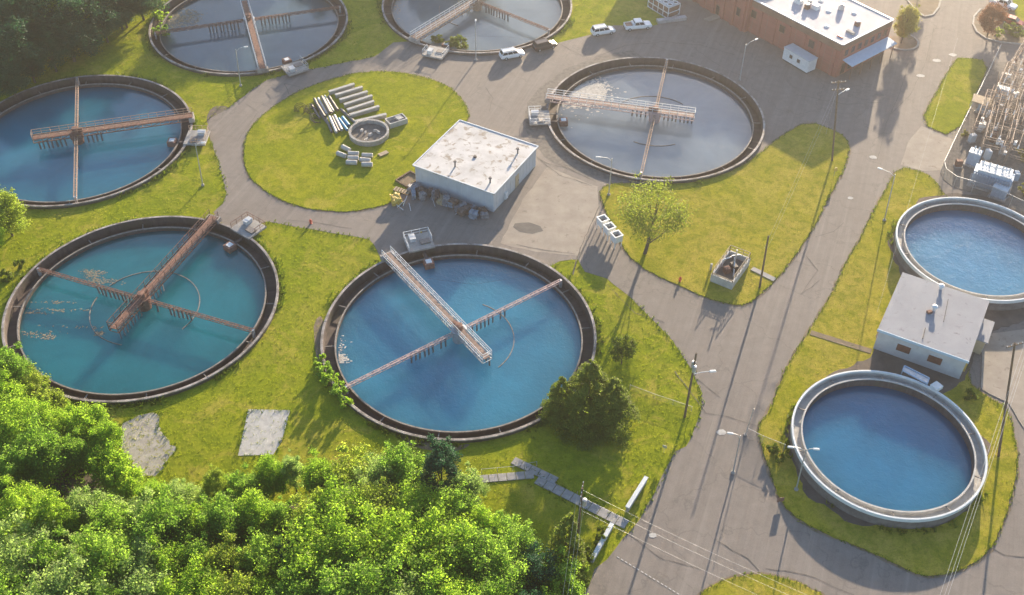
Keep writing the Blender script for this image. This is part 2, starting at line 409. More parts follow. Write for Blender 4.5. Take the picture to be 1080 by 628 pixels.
def region(name, poly, z, m, skirt=.12, holes=HOLES, kind='structure', extra=None):
    """a flat sheet bounded by poly with the tank pits cut out"""
    vs, es = [], []
    def loop(p):
        n = len(vs); vs.extend(Vector((a[0], a[1])) for a in p)
        es.extend((n + i, n + (i + 1) % len(p)) for i in range(len(p)))
    loop(poly)
    x0, x1 = min(p[0] for p in poly), max(p[0] for p in poly); y0, y1 = min(p[1] for p in poly), max(p[1] for p in poly)
    use = [h for h in holes if x0 - h[2] < h[0] < x1 + h[2] and y0 - h[2] < h[1] < y1 + h[2]]
    for hx, hy, hr in use:
        loop([(hx + hr * math.cos(2 * math.pi * k / 96), hy + hr * math.sin(2 * math.pi * k / 96)) for k in range(96)])
    for e in (extra or []): vs.append(Vector(e))
    V, Ed, F, _, _, _ = delaunay_2d_cdt(vs, es, [], 0, 1e-5)
    cx = np.array([sum(V[i].x for i in f) / 3 for f in F]); cy = np.array([sum(V[i].y for i in f) / 3 for f in F])
    keep = inside(poly, cx, cy)
    for hx, hy, hr in use: keep &= (cx - hx) ** 2 + (cy - hy) ** 2 > (hr * .9995) ** 2
    F = [f for f, k in zip(F, keep) if k]
    mb = MB(); mb.add([(v.x, v.y, z) for v in V], F)
    if skirt:
        n = len(poly)
        mb.add([(p[0], p[1], z) for p in poly] + [(p[0], p[1], z - skirt) for p in poly], [(i, n + i, n + (i + 1) % n, (i + 1) % n) for i in range(n)])
    o = mb.build(name, m)
    me = o.data
    bm = bmesh.new(); bm.from_mesh(me); bmesh.ops.delete(bm, geom=[v for v in bm.verts if not v.link_faces], context='VERTS')
    for f in bm.faces:
        if abs(f.normal.z) > .9 and f.normal.z < 0: f.normal_flip()
    bm.to_mesh(me); bm.free()
    if kind: o['kind'] = kind
    return o
def pp(pts, z=0.0):
    return [tuple(at(x, y, z)[:2]) for x, y in pts]

region('ground', [(-900, -500), (900, -500), (900, 1500), (-900, 1500)], 0.0, M['grass'], 0)

ROAD = pp([(395, 60), (415, 45), (500, 38), (560, 40), (587, 46), (622, 37), (647, 27), (690, 27), (704, 24), (712, 8), (722, -30), (745, -110), (1130, -110),
           (1260, 120), (1240, 500), (1230, 900), (560, 900), (600, 680), (615, 628), (622, 616), (627, 601), (640, 591), (657, 568), (675, 548), (690, 521),
           (700, 498), (712, 476), (724, 471), (732, 454), (740, 431), (740, 414), (730, 391), (710, 361), (685, 334), (665, 314), (640, 294), (617, 287),
           (610, 274), (590, 276), (565, 290), (500, 300), (420, 290), (400, 270), (395, 259), (390, 253), (362, 248), (320, 241), (282, 234), (270, 237), (258, 262),
           (235, 240), (225, 224), (235, 215), (239, 204), (234, 185), (228, 165), (222, 150), (218, 135), (222, 125), (240, 115), (262, 97), (280, 85), (305, 78), (335, 72)])
region('road', jitter(ROAD, 1.5, .14, 1), .02, M['asphalt'], .02)

ISLAND = pp([(496, 121), (482, 97), (457, 84), (420, 76), (382, 76), (345, 85), (307, 100), (270, 127), (258, 148), (257, 168), (262, 185), (270, 194), (295, 212),
             (332, 222), (370, 224), (395, 219), (412, 215), (432, 196), (462, 166), (490, 132)])
LAWN_TREE = pp([(632, 199), (652, 193), (690, 196), (740, 192), (780, 178), (805, 160), (822, 145), (852, 128), (885, 140), (897, 153), (891, 177), (875, 206), (858, 241),
                (838, 271), (818, 296), (792, 319), (780, 323), (760, 319), (741, 313), (718, 302), (695, 292), (672, 279), (657, 262), (647, 240), (637, 219)])
LAWN_ROUND = pp([(947, 176), (975, 182), (988, 193), (994, 205), (1010, 215), (1020, 300), (1017, 400), (1042, 420), (1062, 430), (1070, 461), (1074, 486), (1069, 516), (1058, 552),
                 (1045, 580), (1022, 598), (995, 607), (972, 608), (950, 598), (915, 581), (877, 566), (845, 551), (824, 532), (812, 498), (803, 470), (798, 452),
                 (812, 434), (822, 406), (837, 374), (853, 351), (866, 328), (877, 312), (892, 277), (907, 254), (919, 227), (932, 204)])
STRIP = pp([(970, 130), (988, 97), (1007, 64), (1012, 61), (1044, 65), (1030, 100), (1006, 146)])
LAWN_LOW = pp([(735, 630), (755, 616), (780, 607), (810, 606), (840, 614), (874, 630), (890, 690), (800, 760), (700, 720)])
LAWNS = [('island_lawn', ISLAND, 'lawn'), ('tree_lawn', LAWN_TREE, 'lawn_dry'), ('tank_lawn', LAWN_ROUND, 'lawn_dry'), ('strip_lawn', STRIP, 'lawn'), ('corner_lawn', LAWN_LOW, 'lawn_dry')]
for k, (nm, pl, m) in enumerate(LAWNS):
    cx = sum(p[0] for p in pl) / len(pl); cy = sum(p[1] for p in pl) / len(pl)
    sp = smooth_poly(pl, 1)
    grow = []
    n = len(sp)
    for i in range(n):
        a, b = sp[i - 1], sp[(i + 1) % n]; dx, dy = b[0] - a[0], b[1] - a[1]; L = math.hypot(dx, dy) or 1
        sgn = 1 if sum(sp[j - 1][0] * sp[j][1] - sp[j][0] * sp[j - 1][1] for j in range(n)) > 0 else -1
        grow.append((sp[i][0] + sgn * dy / L * .32, sp[i][1] - sgn * dx / L * .32))
    region('dirt_verge', jitter(grow, .9, .2, 40 + k), .034, M['dirt'], .02)
    region(nm, jitter(sp, .7, .12, 20 + k), .09, M[m], .09)

# bare, gravelled and paved patches
region('gravel_verge', jitter(pp([(560, 150), (552, 128), (556, 108), (570, 92), (594, 74), (630, 60), (664, 53), (690, 66), (600, 110), (600, 150), (632, 176), (625, 190), (600, 180), (575, 166)]), 1, .2, 3), .030, M['gravel'], .02)
region('gravel_bed', jitter(pp([(600, 160), (640, 180), (690, 193), (740, 190), (700, 194), (650, 191), (618, 186), (596, 170)]), 1, .15, 4), .031, M['gravel'], .02)
region('worn_paving', jitter(pp([(541, 230), (556, 204), (578, 176), (612, 190), (630, 197), (632, 222), (610, 270), (565, 266), (528, 257)]), 1.5, .15, 5), .028, M['patch_pale'], .02)
region('asphalt_patch', jitter(pp([(541, 240), (543, 236), (558, 235), (570, 239), (573, 244), (562, 247), (548, 245)]), .8, .12, 6), .040, M['patch'], 0)
region('dirt_patch', jitter(smooth_poly(pp([(127, 448), (140, 441), (158, 435), (169, 437), (166, 452), (176, 462), (188, 474), (176, 484), (172, 497), (150, 504), (134, 503), (140, 488), (127, 478), (131, 462)]), 1), .5, .4, 7), .012, M['pale_dirt'], 0)
region('dirt_patch', jitter(smooth_poly(pp([(55, 345 + 30), (75, 385), (95, 398), (110, 412), (96, 418), (60, 400), (20, 380)])), .8, .3, 8), .012, M['dirt'], 0)
region('dirt_patch', jitter(smooth_poly(pp([(415, 457), (450, 466), (480, 470), (500, 468), (480, 478), (440, 474)])), .8, .25, 9), .012, M['dirt'], 0)
region('dirt_patch', jitter(smooth_poly(pp([(222, 112), (240, 112), (245, 118), (230, 128), (216, 132)])), .8, .25, 10), .012, M['dirt_dark'], 0)
region('dirt_patch', jitter(smooth_poly(pp([(330, 340), (341, 330), (345, 370), (350, 400), (338, 395), (332, 370)])), .8, .25, 12), .012, M['dirt'], 0)
region('yard_dirt', jitter(pp([(936, 255), (970, 210), (1010, 204), (1100, 215), (1150, 330), (1080, 338), (1040, 352), (1017, 402), (992, 418), (1045, 470), (1040, 500), (1020, 540), (985, 558),
                               (900, 553), (852, 525), (832, 480), (828, 452), (850, 412), (885, 390), (918, 378), (926, 350), (950, 292)]), 1, .3, 11), .098, M['dirt_dark'], .08)
region('substation_gravel', jitter(pp([(1044, 66), (992, 182), (995, 190), (1006, 198), (1043, 209), (1090, 230), (1160, 120), (1130, 66)]), 1.5, .1, 13), .105, M['gravel'], .09)
region('concrete_pad', jitter(pp([(1036, 356), (1048, 352), (1090, 347), (1140, 420), (1090, 470), (1063, 425), (1043, 416), (1034, 410)]), 1.5, .08, 14), .112, M['patch_pale'], .1)
region('concrete_pad', jitter(pp([(972, 133), (1006, 148), (992, 180), (975, 181), (950, 174), (958, 150)]), 1.5, .08, 15), .034, M['patch_pale'], .02)
region('asphalt_patch', jitter(pp([(878, 570), (900, 565), (935, 590), (905, 603), (880, 590)]), .9, .15, 16), .026, M['patch'], 0) if False else None
M['slab_pale'] = M['pale_concrete']
# cracks and seams in the paving
mb = MB()
def strip_line(pts, wd, z, mb):
    P = [at(x, y, z) for x, y in pts]; Q = [P[0]]
    for a, b in zip(P[:-1], P[1:]):
        k = max(1, int((b - a).length / 1.0))
        for j in range(1, k + 1):
            q = a.lerp(b, j / k); q.x += rnd.uniform(-.1, .1); q.y += rnd.uniform(-.1, .1); Q.append(q)
    for a, b in zip(Q[:-1], Q[1:]):
        d = (b - a).normalized(); n = Vector((-d.y, d.x, 0)) * (wd * rnd.uniform(.2, .5))
        e = d * .04
        mb.add([a - n - e, b - n + e, b + n + e, a + n - e], [(0, 1, 2, 3)])
for pts, wd in [([(628, 60), (660, 48), (700, 44), (740, 48), (775, 58)], .16), ([(588, 45), (602, 53), (615, 60)], .14), ([(566, 166), (590, 185), (625, 196)], .14),
                ([(632, 218), (612, 262), (604, 290)], .22), ([(560, 160), (575, 172), (600, 178), (628, 192)], .12), ([(545, 258), (560, 262), (606, 268)], .12),
                ([(712, 392), (745, 436), (768, 440), (800, 450)], .14), ([(735, 400), (760, 420)], .1), ([(640, 300), (670, 330), (700, 340)], .1), ([(757, 571), (790, 590), (800, 602)], .14),
                ([(658, 560), (700, 590), (740, 600)], .1), ([(850, 270), (862, 285), (845, 310)], .1), ([(846, 310), (860, 300), (864, 296)], .13), ([(860, 250), (880, 244), (890, 235)], .1),
                ([(808, 600), (850, 606), (900, 628)], .1), ([(1046, 578), (1060, 586), (1080, 588)], .16), ([(1040, 372), (1060, 385), (1080, 396)], .14), ([(305, 100), (300, 88), (318, 92)], .16),
                ([(260, 110), (272, 118), (250, 150)], .1), ([(300, 232), (340, 236), (370, 241)], .1), ([(512, 92), (520, 104), (516, 118)], .14), ([(730, 200 - 150), (760, 70), (790, 84)], .1),
                ([(840, 100), (890, 110), (930, 108)], .14), ([(940, 120), (960, 100), (975, 70), (985, 30)], .1), ([(925, 170), (935, 130), (950, 95), (960, 60)], .1), ([(880, 330), (862, 370), (840, 410)], .12)]:
    strip_line(pts, wd, .046, mb)
tag(mb.build('road_seams', M['seal']), kind='structure')
# pale wear spots and painted marks
def disc(name, px, py, rx, ry, z, m, seed):
    c = at(px, py, z); r = random.Random(seed)
    poly = [(c.x + math.cos(t * math.pi / 8) * rx * r.uniform(.8, 1.1), c.y + math.sin(t * math.pi / 8) * ry * r.uniform(.8, 1.1)) for t in range(16)]
    return region(name, poly, z, m, 0, holes=[])
for k, (x, y, r) in enumerate([(971, 80, .8), (988, 64, .9), (1005, 58, .8), (921, 166, .7), (761, 456, .7), (688, 565, .5), (897, 209, .5)]):
    disc('pale_road_spot', x, y, r, r * .75, .05, M['pale_concrete'], k)
mb = MB()
for k in range(17):
    a = at(652 + k * 4.2, 588 + k * 2.55, .052); mb.box((a.x, a.y, .052), (.34, .1, .008), -.7)
tag(mb.build('road_marking', M['paint']), kind='structure')

# sidewalk of separate slabs with a lower run beside it
fp = tag(bpy.data.objects.new('footpath', None), kind='structure'); COL.objects.link(fp)
def slabs(p0, p1, n, wd, z, seed, m='sidewalk'):
    a, b = at(*p0), at(*p1); L = (b - a).length; th = ang(a, b); r = random.Random(seed)
    for k in range(n):
        c = a.lerp(b, (k + .5) / n)
        mb = MB(); mb.box((0, 0, 0), (L / n - .07, wd, .16))
        o = mb.build('paving_slab', M[m], fp, bevel=.012, loc=(c.x, c.y, z + r.uniform(-.012, .012)))
        o.rotation_euler = (r.uniform(-.006, .006), r.uniform(-.006, .006), th + r.uniform(-.004, .004))
slabs((566, 506), (661, 554), 10, 1.4, .03, 1)
slabs((541, 486), (587, 508), 5, 1.2, .05, 2)
slabs((506, 506), (563, 501), 6, 1.2, .04, 3)
for k, ((a, b), (c, d), h) in enumerate([((671, 510), (680, 494), 0), ]):
    pass
# kerb stones of the planters
def kerb_ring(name, pts, wd=.3, h=.16, z=0.02, closed=False):
    P = [at(x, y, 0) for x, y in pts]
    root = tag(bpy.data.objects.new(name, None), kind='structure'); COL.objects.link(root)
    if closed: P.append(P[0])
    for a, b in zip(P[:-1], P[1:]):
        L = (b - a).length; n = max(1, round(L / 1.6)); th = ang(a, b)
        for k in range(n):
            c = a.lerp(b, (k + .5) / n); mb = MB(); mb.box((0, 0, h / 2), (L / n - .03, wd, h))
            o = mb.build('kerb_stone', M['kerb'], root, loc=(c.x, c.y, z)); o.rotation_euler = (0, 0, th)
    return root
def arc_px(cx, cy, r, a0, a1, n):
    c = at(cx, cy); out = []
    for k in range(n + 1):
        t = R(a0 + (a1 - a0) * k / n); out.append((c.x + r * math.cos(t), c.y + r * math.sin(t)))
    return out
def kerb_world(name, pts, **kw):
    root = tag(bpy.data.objects.new(name, None), kind='structure'); COL.objects.link(root)
    P = [Vector((x, y, 0)) for x, y in pts]
    for a, b in zip(P[:-1], P[1:]):
        L = (b - a).length; mb = MB(); mb.box((0, 0, .09), (L + .05, .38, .18)); c = (a + b) / 2
        o = mb.build('kerb_stone', M['kerb'], root, loc=(c.x, c.y, .02)); o.rotation_euler = (0, 0, ang(a, b))
    return root
pl1 = arc_px(950, 44, 3.4, -200, 60, 16)
kerb_world('planter_kerb', pl1)
region('planter_soil', pl1[::-1], .10, M['dirt'], .08, holes=[])
pl2 = [tuple(at(x, y)[:2]) for x, y in [(952, -8), (958, 2), (966, 12), (975, 18), (984, 16), (990, 8), (993, -4), (994, -20)]]
kerb_world('planter_kerb', pl2); region('planter_soil', pl2, .10, M['dirt'], .08, holes=[])
pl3 = [tuple(at(x, y)[:2]) for x, y in [(1034, 10), (1027, 18), (1026, 26), (1030, 34), (1040, 41), (1055, 45), (1075, 47), (1110, 52), (1130, 20), (1110, 4), (1070, 12)]]
kerb_world('planter_kerb', pl3[:8]); region('planter_soil', pl3, .10, M['dirt'], .08, holes=[])
region('verge_lawn', [tuple(at(x, y)[:2]) for x, y in [(1068, 0), (1072, 24), (1100, 30), (1140, 20), (1120, -30), (1075, -30)]], .115, M['lawn'], .08, holes=[])

# ------------------------------------------------------------------ settling tanks
WATER = {'near_left': m_water('teal_tank_water', (.014, .165, .205), .07, .25, 1.0), 'near_mid': m_water('blue_tank_water', (.042, .215, .335), .09, .55, 1.6),
         'far_right': m_water('grey_tank_water', (.20, .245, .285), .06, .18, .8), 'mid_left': m_water('deep_blue_tank_water', (.026, .165, .250), .07, .15, .8),  # far_right: grey of the reflected sky is put into the base colour
         'far_left': m_water('slate_tank_water', (.075, .13, .165), .05, .10, .7), 'far_mid': m_water('pale_slate_tank_water', (.165, .21, .235), .05, .10, .7),  # far_left, far_mid: sky reflection is partly put into the base colour
         'right_low': m_water('clear_blue_water', (.030, .170, .310), .09, .4, 1.2), 'right_high': m_water('rippled_blue_water', (.075, .245, .41), .12, .9, .7)}

def truss_mesh(L0, L1, z0, z1, half, wd, step):
    """lattice arm along +x: two top chords, one bottom chord pair, diagonals"""
    mb = MB()
    for y in (-half, half):
        mb.bar((L0, y, z1), (L1, y, z1), wd * 1.3); mb.bar((L0, y, z0), (L1, y, z0), wd * 1.3)
    x = L0; k = 0
    while x + step <= L1 + .01:
        for y in (-half, half):
            mb.bar((x, y, z0 if k % 2 else z1), (x + step, y, z1 if k % 2 else z0), wd)
        mb.bar((x, -half, z1), (x, half, z1), wd)
        mb.bar((x, -half, z1), (x + step, half, z1), wd * .8)
        x += step; k += 1
    return mb
def railing(mb, pts, z, h=1.05, r=.035, step=1.4, mid=True):
    for a, b in zip(pts[:-1], pts[1:]):
        a = Vector((*a, z)); b = Vector((*b, z)); up = Vector((0, 0, h))
        mb.bar(a + up, b + up, r * 2)
        if mid: mb.bar(a + up * .5, b + up * .5, r * 1.6)
        n = max(1, round((b - a).length / step))
        for k in range(n + 1):
            p = a.lerp(b, k / n); mb.bar(p, p + up, r * 2)
    return mb

_paddle = MB(); _paddle.box((0, 0, -1.1), (.30, .06, 2.2)); _pm = None
RT_ = {}; _rimm = {}
def settling_tank(key, label, steel, deck, arm, rail, ring=None, free=7.2, arms=(1, 1), padd=(2.4, 8.2), bridge_padd=(-6.8, -1.6)):
    global _pm
    cx, cy, a, side = TANKS[key]
    t = thing('settling_tank', label, 'settling tank', (cx, cy, 0), R(a), 'round settling tanks level with the lawn'); RT_[key] = t
    r = random.Random(key)
    mb = MB(); mb.lathe([(20.05, -.25), (20.0, .50), (19.96, .56), (19.66, .56), (19.62, .50), (19.62, -1.25)], 128)
    w_ = mb.build('outer_wall', M['tank_inner'], t)
    # rim top in its own concrete tone
    if 'rim' not in _rimm:
        seg = MB(); n = 5; vs_ = []; wa = 2 * math.pi / 30 - .0018
        for j in range(n + 1):
            th = wa * j / n
            for r_, z in ((20.06, .40), (20.06, .585), (20.04, .60), (19.70, .60), (19.68, .585), (19.68, .44)): vs_.append((r_ * math.cos(th), r_ * math.sin(th), z))
        seg.add(vs_, [(j * 6 + i, (j + 1) * 6 + i, (j + 1) * 6 + i + 1, j * 6 + i + 1) for j in range(n) for i in range(5)] + [(5, 4, 3, 2, 1, 0), tuple(n * 6 + i for i in range(6))])
        o_ = seg.build('x3', M['rim']); _rimm['rim'] = o_.data; bpy.data.objects.remove(o_)
    for k in range(30):
        o_ = link('rim_block', _rimm['rim'], t, (0, 0, r.uniform(-.02, .015))); o_.rotation_euler = (0, 0, k * 2 * math.pi / 30)
    MB().lathe([(19.64, -1.12), (18.05, -1.12)], 128).build('effluent_channel', M['tank_inner'], t)
    MB().lathe([(18.08, -1.2), (18.08, -.14), (17.90, -.14), (17.90, -1.7)], 128).build('weir_wall', M['tank_inner'], t)
    MB().lathe([(18.10, -.3), (18.10, -.10), (17.88, -.10), (17.88, -.24)], 128).build('weir_edge', M['weir'], t)
    MB().lathe([(17.92, -.80), (12, -.80), (6, -.80), (.02, -.80)], 96).build('water', WATER[key], t)
    # channel supports
    for k in range(0, 28):
        th = k * 2 * math.pi / 28
        if _pm is None: _pm = _paddle.build('x', M['paddle']).data; bpy.data.objects.remove(bpy.data.objects['x'])
    # bridge
    b = MB().box(((20.2 - free) / 2, 0, 1.45), (20.2 + free, 1.05, .08)).build('bridge_deck', deck, t)
    for y in (-.78, .78):
        g = MB()
        for z in (.80, 1.48): g.bar((20.2, y, z), (-free, y, z), .13)
        x = -free; k = 0
        while x < 20.1:
            x2 = min(x + 1.55, 20.2)
            g.bar((x, y, .80 if k % 2 else 1.48), (x2, y, 1.48 if k % 2 else .80), .09); g.bar((x, y, .80), (x, y, 1.48), .08); x = x2; k += 1
        g.build('girder', steel, b)
        railing(MB(), [(20.3, y), (-free, y)], 1.51, 1.05, .035, 1.55).build('handrail', rail, b)
    g = MB()
    for k in range(18): g.bar((-free + k * 1.55, -.78, .80), (-free + k * 1.55, .78, .80), .07)
    railing(g, [(-free, -.78), (-free, .78)], 1.51, 1.05, .035, 1.6)
    g.build('end_rail', rail, b)
    mb = MB(); mb.lathe([(.02, 1.40), (1.15, 1.36), (1.15, .2), (1.0, .1), (1.0, -1.5)], 24); mb.build('centre_column', steel, t)
    mb = MB(); mb.lathe([(.02, 2.25), (.55, 2.2), (.6, 1.5)], 16); mb.box((.9, 0, 1.8), (.7, .5, .6)); mb.build('drive_motor', M['rust'], t)
    MB().box((20.0, 0, 1.0), (1.0, 2.2, .80)).build('bridge_seat', M['rim'], t)
    # rake arms
    for s, on in zip((1, -1), arms):
        if not on: continue
        o = truss_mesh(1.1, 18.8, .72, 1.12, .22, .06, .8).build('rake_arm', arm, t); o.rotation_euler = (0, 0, s * math.pi / 2)
        p = MB(); p.box((18.75, 0, .35), (.3, .4, 1.5)); p.build('arm_shoe', M['galv'], o)
        x = padd[0]
        while x < padd[1]:
            if r.random() > .08:
                q = link('paddle', _pm, t, (0, s * x, .95 + r.uniform(-.1, .08))); q.rotation_euler = (r.uniform(-.06, .06), r.uniform(-.06, .06), math.pi / 2 + R(15))
            x += .72
    x = bridge_padd[0]
    while x < bridge_padd[1]:
        q = link('paddle', _pm, t, (x, -.62, .90 + r.uniform(-.1, .08))); q.rotation_euler = (r.uniform(-.06, .06), r.uniform(-.06, .06), R(20)); x += .72
    x = 1.8
    while x < bridge_padd[1] + 6.5:
        if r.random() > .15:
            q = link('paddle', _pm, t, (x, -.62, .90 + r.uniform(-.1, .08))); q.rotation_euler = (0, r.uniform(-.06, .06), R(20))
        x += .78
    if ring:
        for a0, a1 in ring:
            MB().lathe([(8.1, -.81), (8.1, -.68), (7.98, -.68), (7.98, -.81)], 40, a0=R(a0), a1=R(a1)).build('scum_ring', M['weir'], t)
    # platform beside the bridge, on the rim
    pr = bpy.data.objects.new('platform', None); COL.objects.link(pr); pr.parent = t; pr.rotation_euler = (0, 0, R(side * 16.5))
    MB().box((21.35, 0, .55), (3.9, 4.3, .32)).build('platform_slab', M['grey_concrete'], pr, bevel=.03)
    g = MB(); railing(g, [(19.6, 2.05), (23.15, 2.05), (23.15, -2.05), (20.9, -2.05)], .71, 1.05, .03, 1.3)
    g.build('platform_rail', rail, pr)
    mb = MB(); mb.box((22.1, -side * .9, 1.05), (1.25, .85, .68)); mb.box((22.1, -side * .9, 1.41), (1.4, 1.0, .06)); mb.build('valve_box', M['siding'], pr, bevel=.02)
    MB().box((21.0, side * .9, .83), (1.1, 1.6, .22)).build('hatch', M['steel_pipe'], pr)
    o = MB().box((16.9, 0, -.45), (1.5, 1.5, 1.3)).build('scum_box', M['rust'], t); o.rotation_euler = (0, 0, R(side * 17.5))
    o2 = MB().box((16.9, 0, .24), (.9, .9, .07)).build('scum_box_lid', M['white_metal'], o)
    MB().bar((17.6, 0, -.2), (19.6, 0, -.2), .5, .25).build('scum_pipe', M['tank_inner'], o)
    # cross braces over the channel
    for k in range(14):
        th = R(k * 360 / 14 + 9)
        br = MB().bar((18.05 * math.cos(th), 18.05 * math.sin(th), -.35), (19.5 * math.cos(th), 19.5 * math.sin(th), -.35), .14).build('channel_brace', M['weir'], t)
    return t
settling_tank('near_left', 'teal settling tank with rusty walkway and thin floating ring, beside the lower-left trees', M['rust'], M['rust'], M['rust'], M['rust'], ring=[(-105, 75), (95, 190)])
settling_tank('near_mid', 'bright blue settling tank with pale steel bridge in the middle foreground', M['galv'], M['rust_deck'], M['rust_pale'], M['white_metal'], ring=[(-170, -60)])
settling_tank('far_right', 'grey settling tank with brown walls and a patch of scum, near the brick building', M['rust_pale'], M['rust_deck'], M['rust_orange'], M['white_metal'], ring=[(-125, -35), (70, 125)])
settling_tank('mid_left', 'deep blue settling tank cut by the left edge with long orange rake arm', M['rust'], M['rust'], M['rust_orange'], M['rust_orange'], bridge_padd=(-6.4, -1.6))
settling_tank('far_left', 'slate settling tank at top left with red-brown walkway and weeds growing inside', M['galv'], M['rust'], M['rust'], M['galv'])
settling_tank('far_mid', 'pale slate settling tank at top centre behind the parked van', M['rust_orange'], M['rust_deck'], M['rust'], M['white_metal'], ring=[(-60, 10)])

def raised_tank(key, label):
    cx, cy = RAISED[key]
    t = thing('raised_tank', label, 'round tank', (cx, cy, 0), 0, 'raised round tanks with pale walls')
    Z = 2.2
    MB().lathe([(12.42, -.1), (12.42, Z - .55)], 96).build('outer_wall', M['dark_concrete'], t)
    MB().lathe([(12.40, Z - .56), (12.52, Z - .56), (12.52, Z - .03), (12.49, Z), (12.26, Z), (12.24, Z - .03), (12.24, Z - .3)], 96).build('rim', M['white_concrete'], t)
    MB().lathe([(12.24, Z - .29), (12.24, Z - 1.0), (11.2, Z - 1.0)], 96).build('channel', M['pale_concrete'], t)
    MB().lathe([(11.22, Z - 1.05), (11.22, Z - .3), (11.0, Z - .3), (11.0, Z - .45)], 96).build('weir_wall', M['pale_concrete'], t)
    MB().lathe([(11.0, Z - .44), (11.0, -.4)], 96).build('inner_wall', M['tank_inner'], t)
    MB().lathe([(11.02, .55), (7, .55), (.02, .55)], 96).build('water', WATER[key], t)
    for k in range(10):
        th = R(k * 36 + 8)
        MB().bar((11.15 * math.cos(th), 11.15 * math.sin(th), Z - .45), (12.1 * math.cos(th), 12.1 * math.sin(th), Z - .45), .16).build('channel_brace', M['weir'], t)
    return t
rt2 = raised_tank('right_low', 'raised round blue tank with pale rim in front of the metal-roofed shed')
rt1 = raised_tank('right_high', 'raised round blue rippled tank behind the metal-roofed shed, cut by right edge')
# hatch frame and box on the low tank's rim
c0 = Vector((RAISED['right_low'][0], RAISED['right_low'][1], 0))
hf = MB()
hp = [at(952, 391, 2.35) - c0, at(978, 405, 2.35) - c0, at(980, 399, 2.35) - c0, at(954, 386, 2.35) - c0]
for a, b in ((0, 1), (1, 2), (2, 3), (3, 0)): hf.bar(hp[a], hp[b], .16)
hf.bar((hp[0] + hp[1]) / 2, (hp[2] + hp[3]) / 2, .14)
for p in hp: hf.bar(p, (p.x, p.y, .3), .1)
hf.build('hatch_frame', M['blue_metal'], rt2)
mm = MB(); mm.add([p - Vector((0, 0, .05)) for p in hp], [(0, 1, 2, 3)]); mm.build('hatch_panel', M['galv'], rt2)
q = at(988, 407, 2.5) - c0; MB().box((q.x, q.y, 2.3), (1.3, 1.2, .6), .6).build('rim_box', M['white_concrete'], rt2, bevel=.03)
q = at(1018, 314, 2.3) - Vector((RAISED['right_high'][0], RAISED['right_high'][1], 0)); MB().box((q.x, q.y, 2.35), (1.3, .5, .3), .3).build('rim_box', M['white_metal'], rt1, bevel=.03)

# floating scum on the water
def scum(label, key, spots, m, seed, z=-.785):
    cx, cy = (TANKS.get(key) or RAISED.get(key))[:2]; r = random.Random(seed)
    mb = MB()
    for (px, py, sx, sy, n) in spots:
        c = at(px, py, z)
        for k in range(n):
            x = c.x + r.gauss(0, sx); y = c.y + r.gauss(0, sy)
            if math.hypot(x - cx, y - cy) > 17.6: continue
            rr = r.uniform(.05, .30) * (1.5 if n > 250 else .8); h = r.uniform(.005, .03); n2 = 7
            a0 = r.uniform(0, 6)
            ring_ = [(x + math.cos(a0 + t * 2 * math.pi / n2) * rr * r.uniform(.5, 1.3), y + math.sin(a0 + t * 2 * math.pi / n2) * rr * r.uniform(.4, 1.0), z - .02) for t in range(n2)]
            mb.add(ring_ + [(x, y, z + h)], [(t, (t + 1) % n2, n2) for t in range(n2)])
    o = mb.build('floating_scum', m)
    return tag(o, label, 'scum', kind='stuff')
scum('pale crust of scum floating beside the bridge of the grey tank', 'far_right', [(617, 96, 2.1, 2.3, 1500), (606, 105, 1.2, 1.4, 300), (627, 99, .9, 1.6, 300), (600, 120, 2.0, 3.0, 26), (622, 122, .5, .5, 8)], M['foam'], 1)
scum('small pale scum patch at the left wall of the bright blue tank', 'near_mid', [(358, 379, .65, .45, 240), (354, 376, .4, .6, 120), (357, 366, .6, .9, 50)], M['foam'], 2)
scum('broken brown scum drifting along the left side of the teal tank', 'near_left', [(98, 291, .8, .7, 150), (110, 297, 1.2, .35, 110), (92, 286, .6, .3, 50), (22, 322, .5, 1.6, 220), (34, 330, 1.6, .18, 60), (58, 327, 2.4, .16, 50), (40, 352, 1.6, .2, 60), (50, 356, .8, .3, 50), (104, 352, .35, .22, 70), (62, 319, 2.0, .15, 40), (85, 345, 2.6, .15, 30)], M['scum_dark'], 3)
scum('brown mat of dead weed in the top-left tank', 'far_left', [(190, 20, 2.0, 1.6, 380), (180, 27, 1.4, 1.4, 160), (203, 14, 1.6, .8, 60)], M['scum_dark'], 4)
scum('brown weed mat against the near wall of the top-centre tank', 'far_mid', [(467, 47, 1.6, .5, 90), (415, 10, 1.0, 2.0, 120)], M['scum_dark'], 5)

# ------------------------------------------------------------------ buildings
def quad_wall(mb, a, b, z0, z1): mb.add([(a[0], a[1], z0), (b[0], b[1], z0), (b[0], b[1], z1), (a[0], a[1], z1)], [(0, 1, 2, 3)])
class Frame:
    """local frame on a wall: o origin at the base, x along the wall, n outward"""
    def __init__(s, a, b):
        s.a = Vector((a[0], a[1], 0)); s.b = Vector((b[0], b[1], 0)); d = s.b - s.a; s.L = d.length; s.x = d.normalized(); s.n = Vector((s.x.y, -s.x.x, 0)); s.rz = math.atan2(d.y, d.x)
    def p(s, u, z, out=0.0): q = s.a + s.x * u + s.n * out; return Vector((q.x, q.y, z))
    def slab(s, mb, u0, u1, z0, z1, t0, t1):
        c = s.p((u0 + u1) / 2, (z0 + z1) / 2, (t0 + t1) / 2); return mb.box(c, (u1 - u0, t1 - t0, z1 - z0), s.rz)

def rect_from(a, b, c):
    """corners of a rectangle: a-b is the front, c fixes the depth"""
    a, b, c = [Vector((p[0], p[1], 0)) for p in (a, b, c)]
    x = (b - a).normalized(); n = Vector((-x.y, x.x, 0)); d = (c - b).dot(n)
    return [a, b, b + n * d, a + n * d]

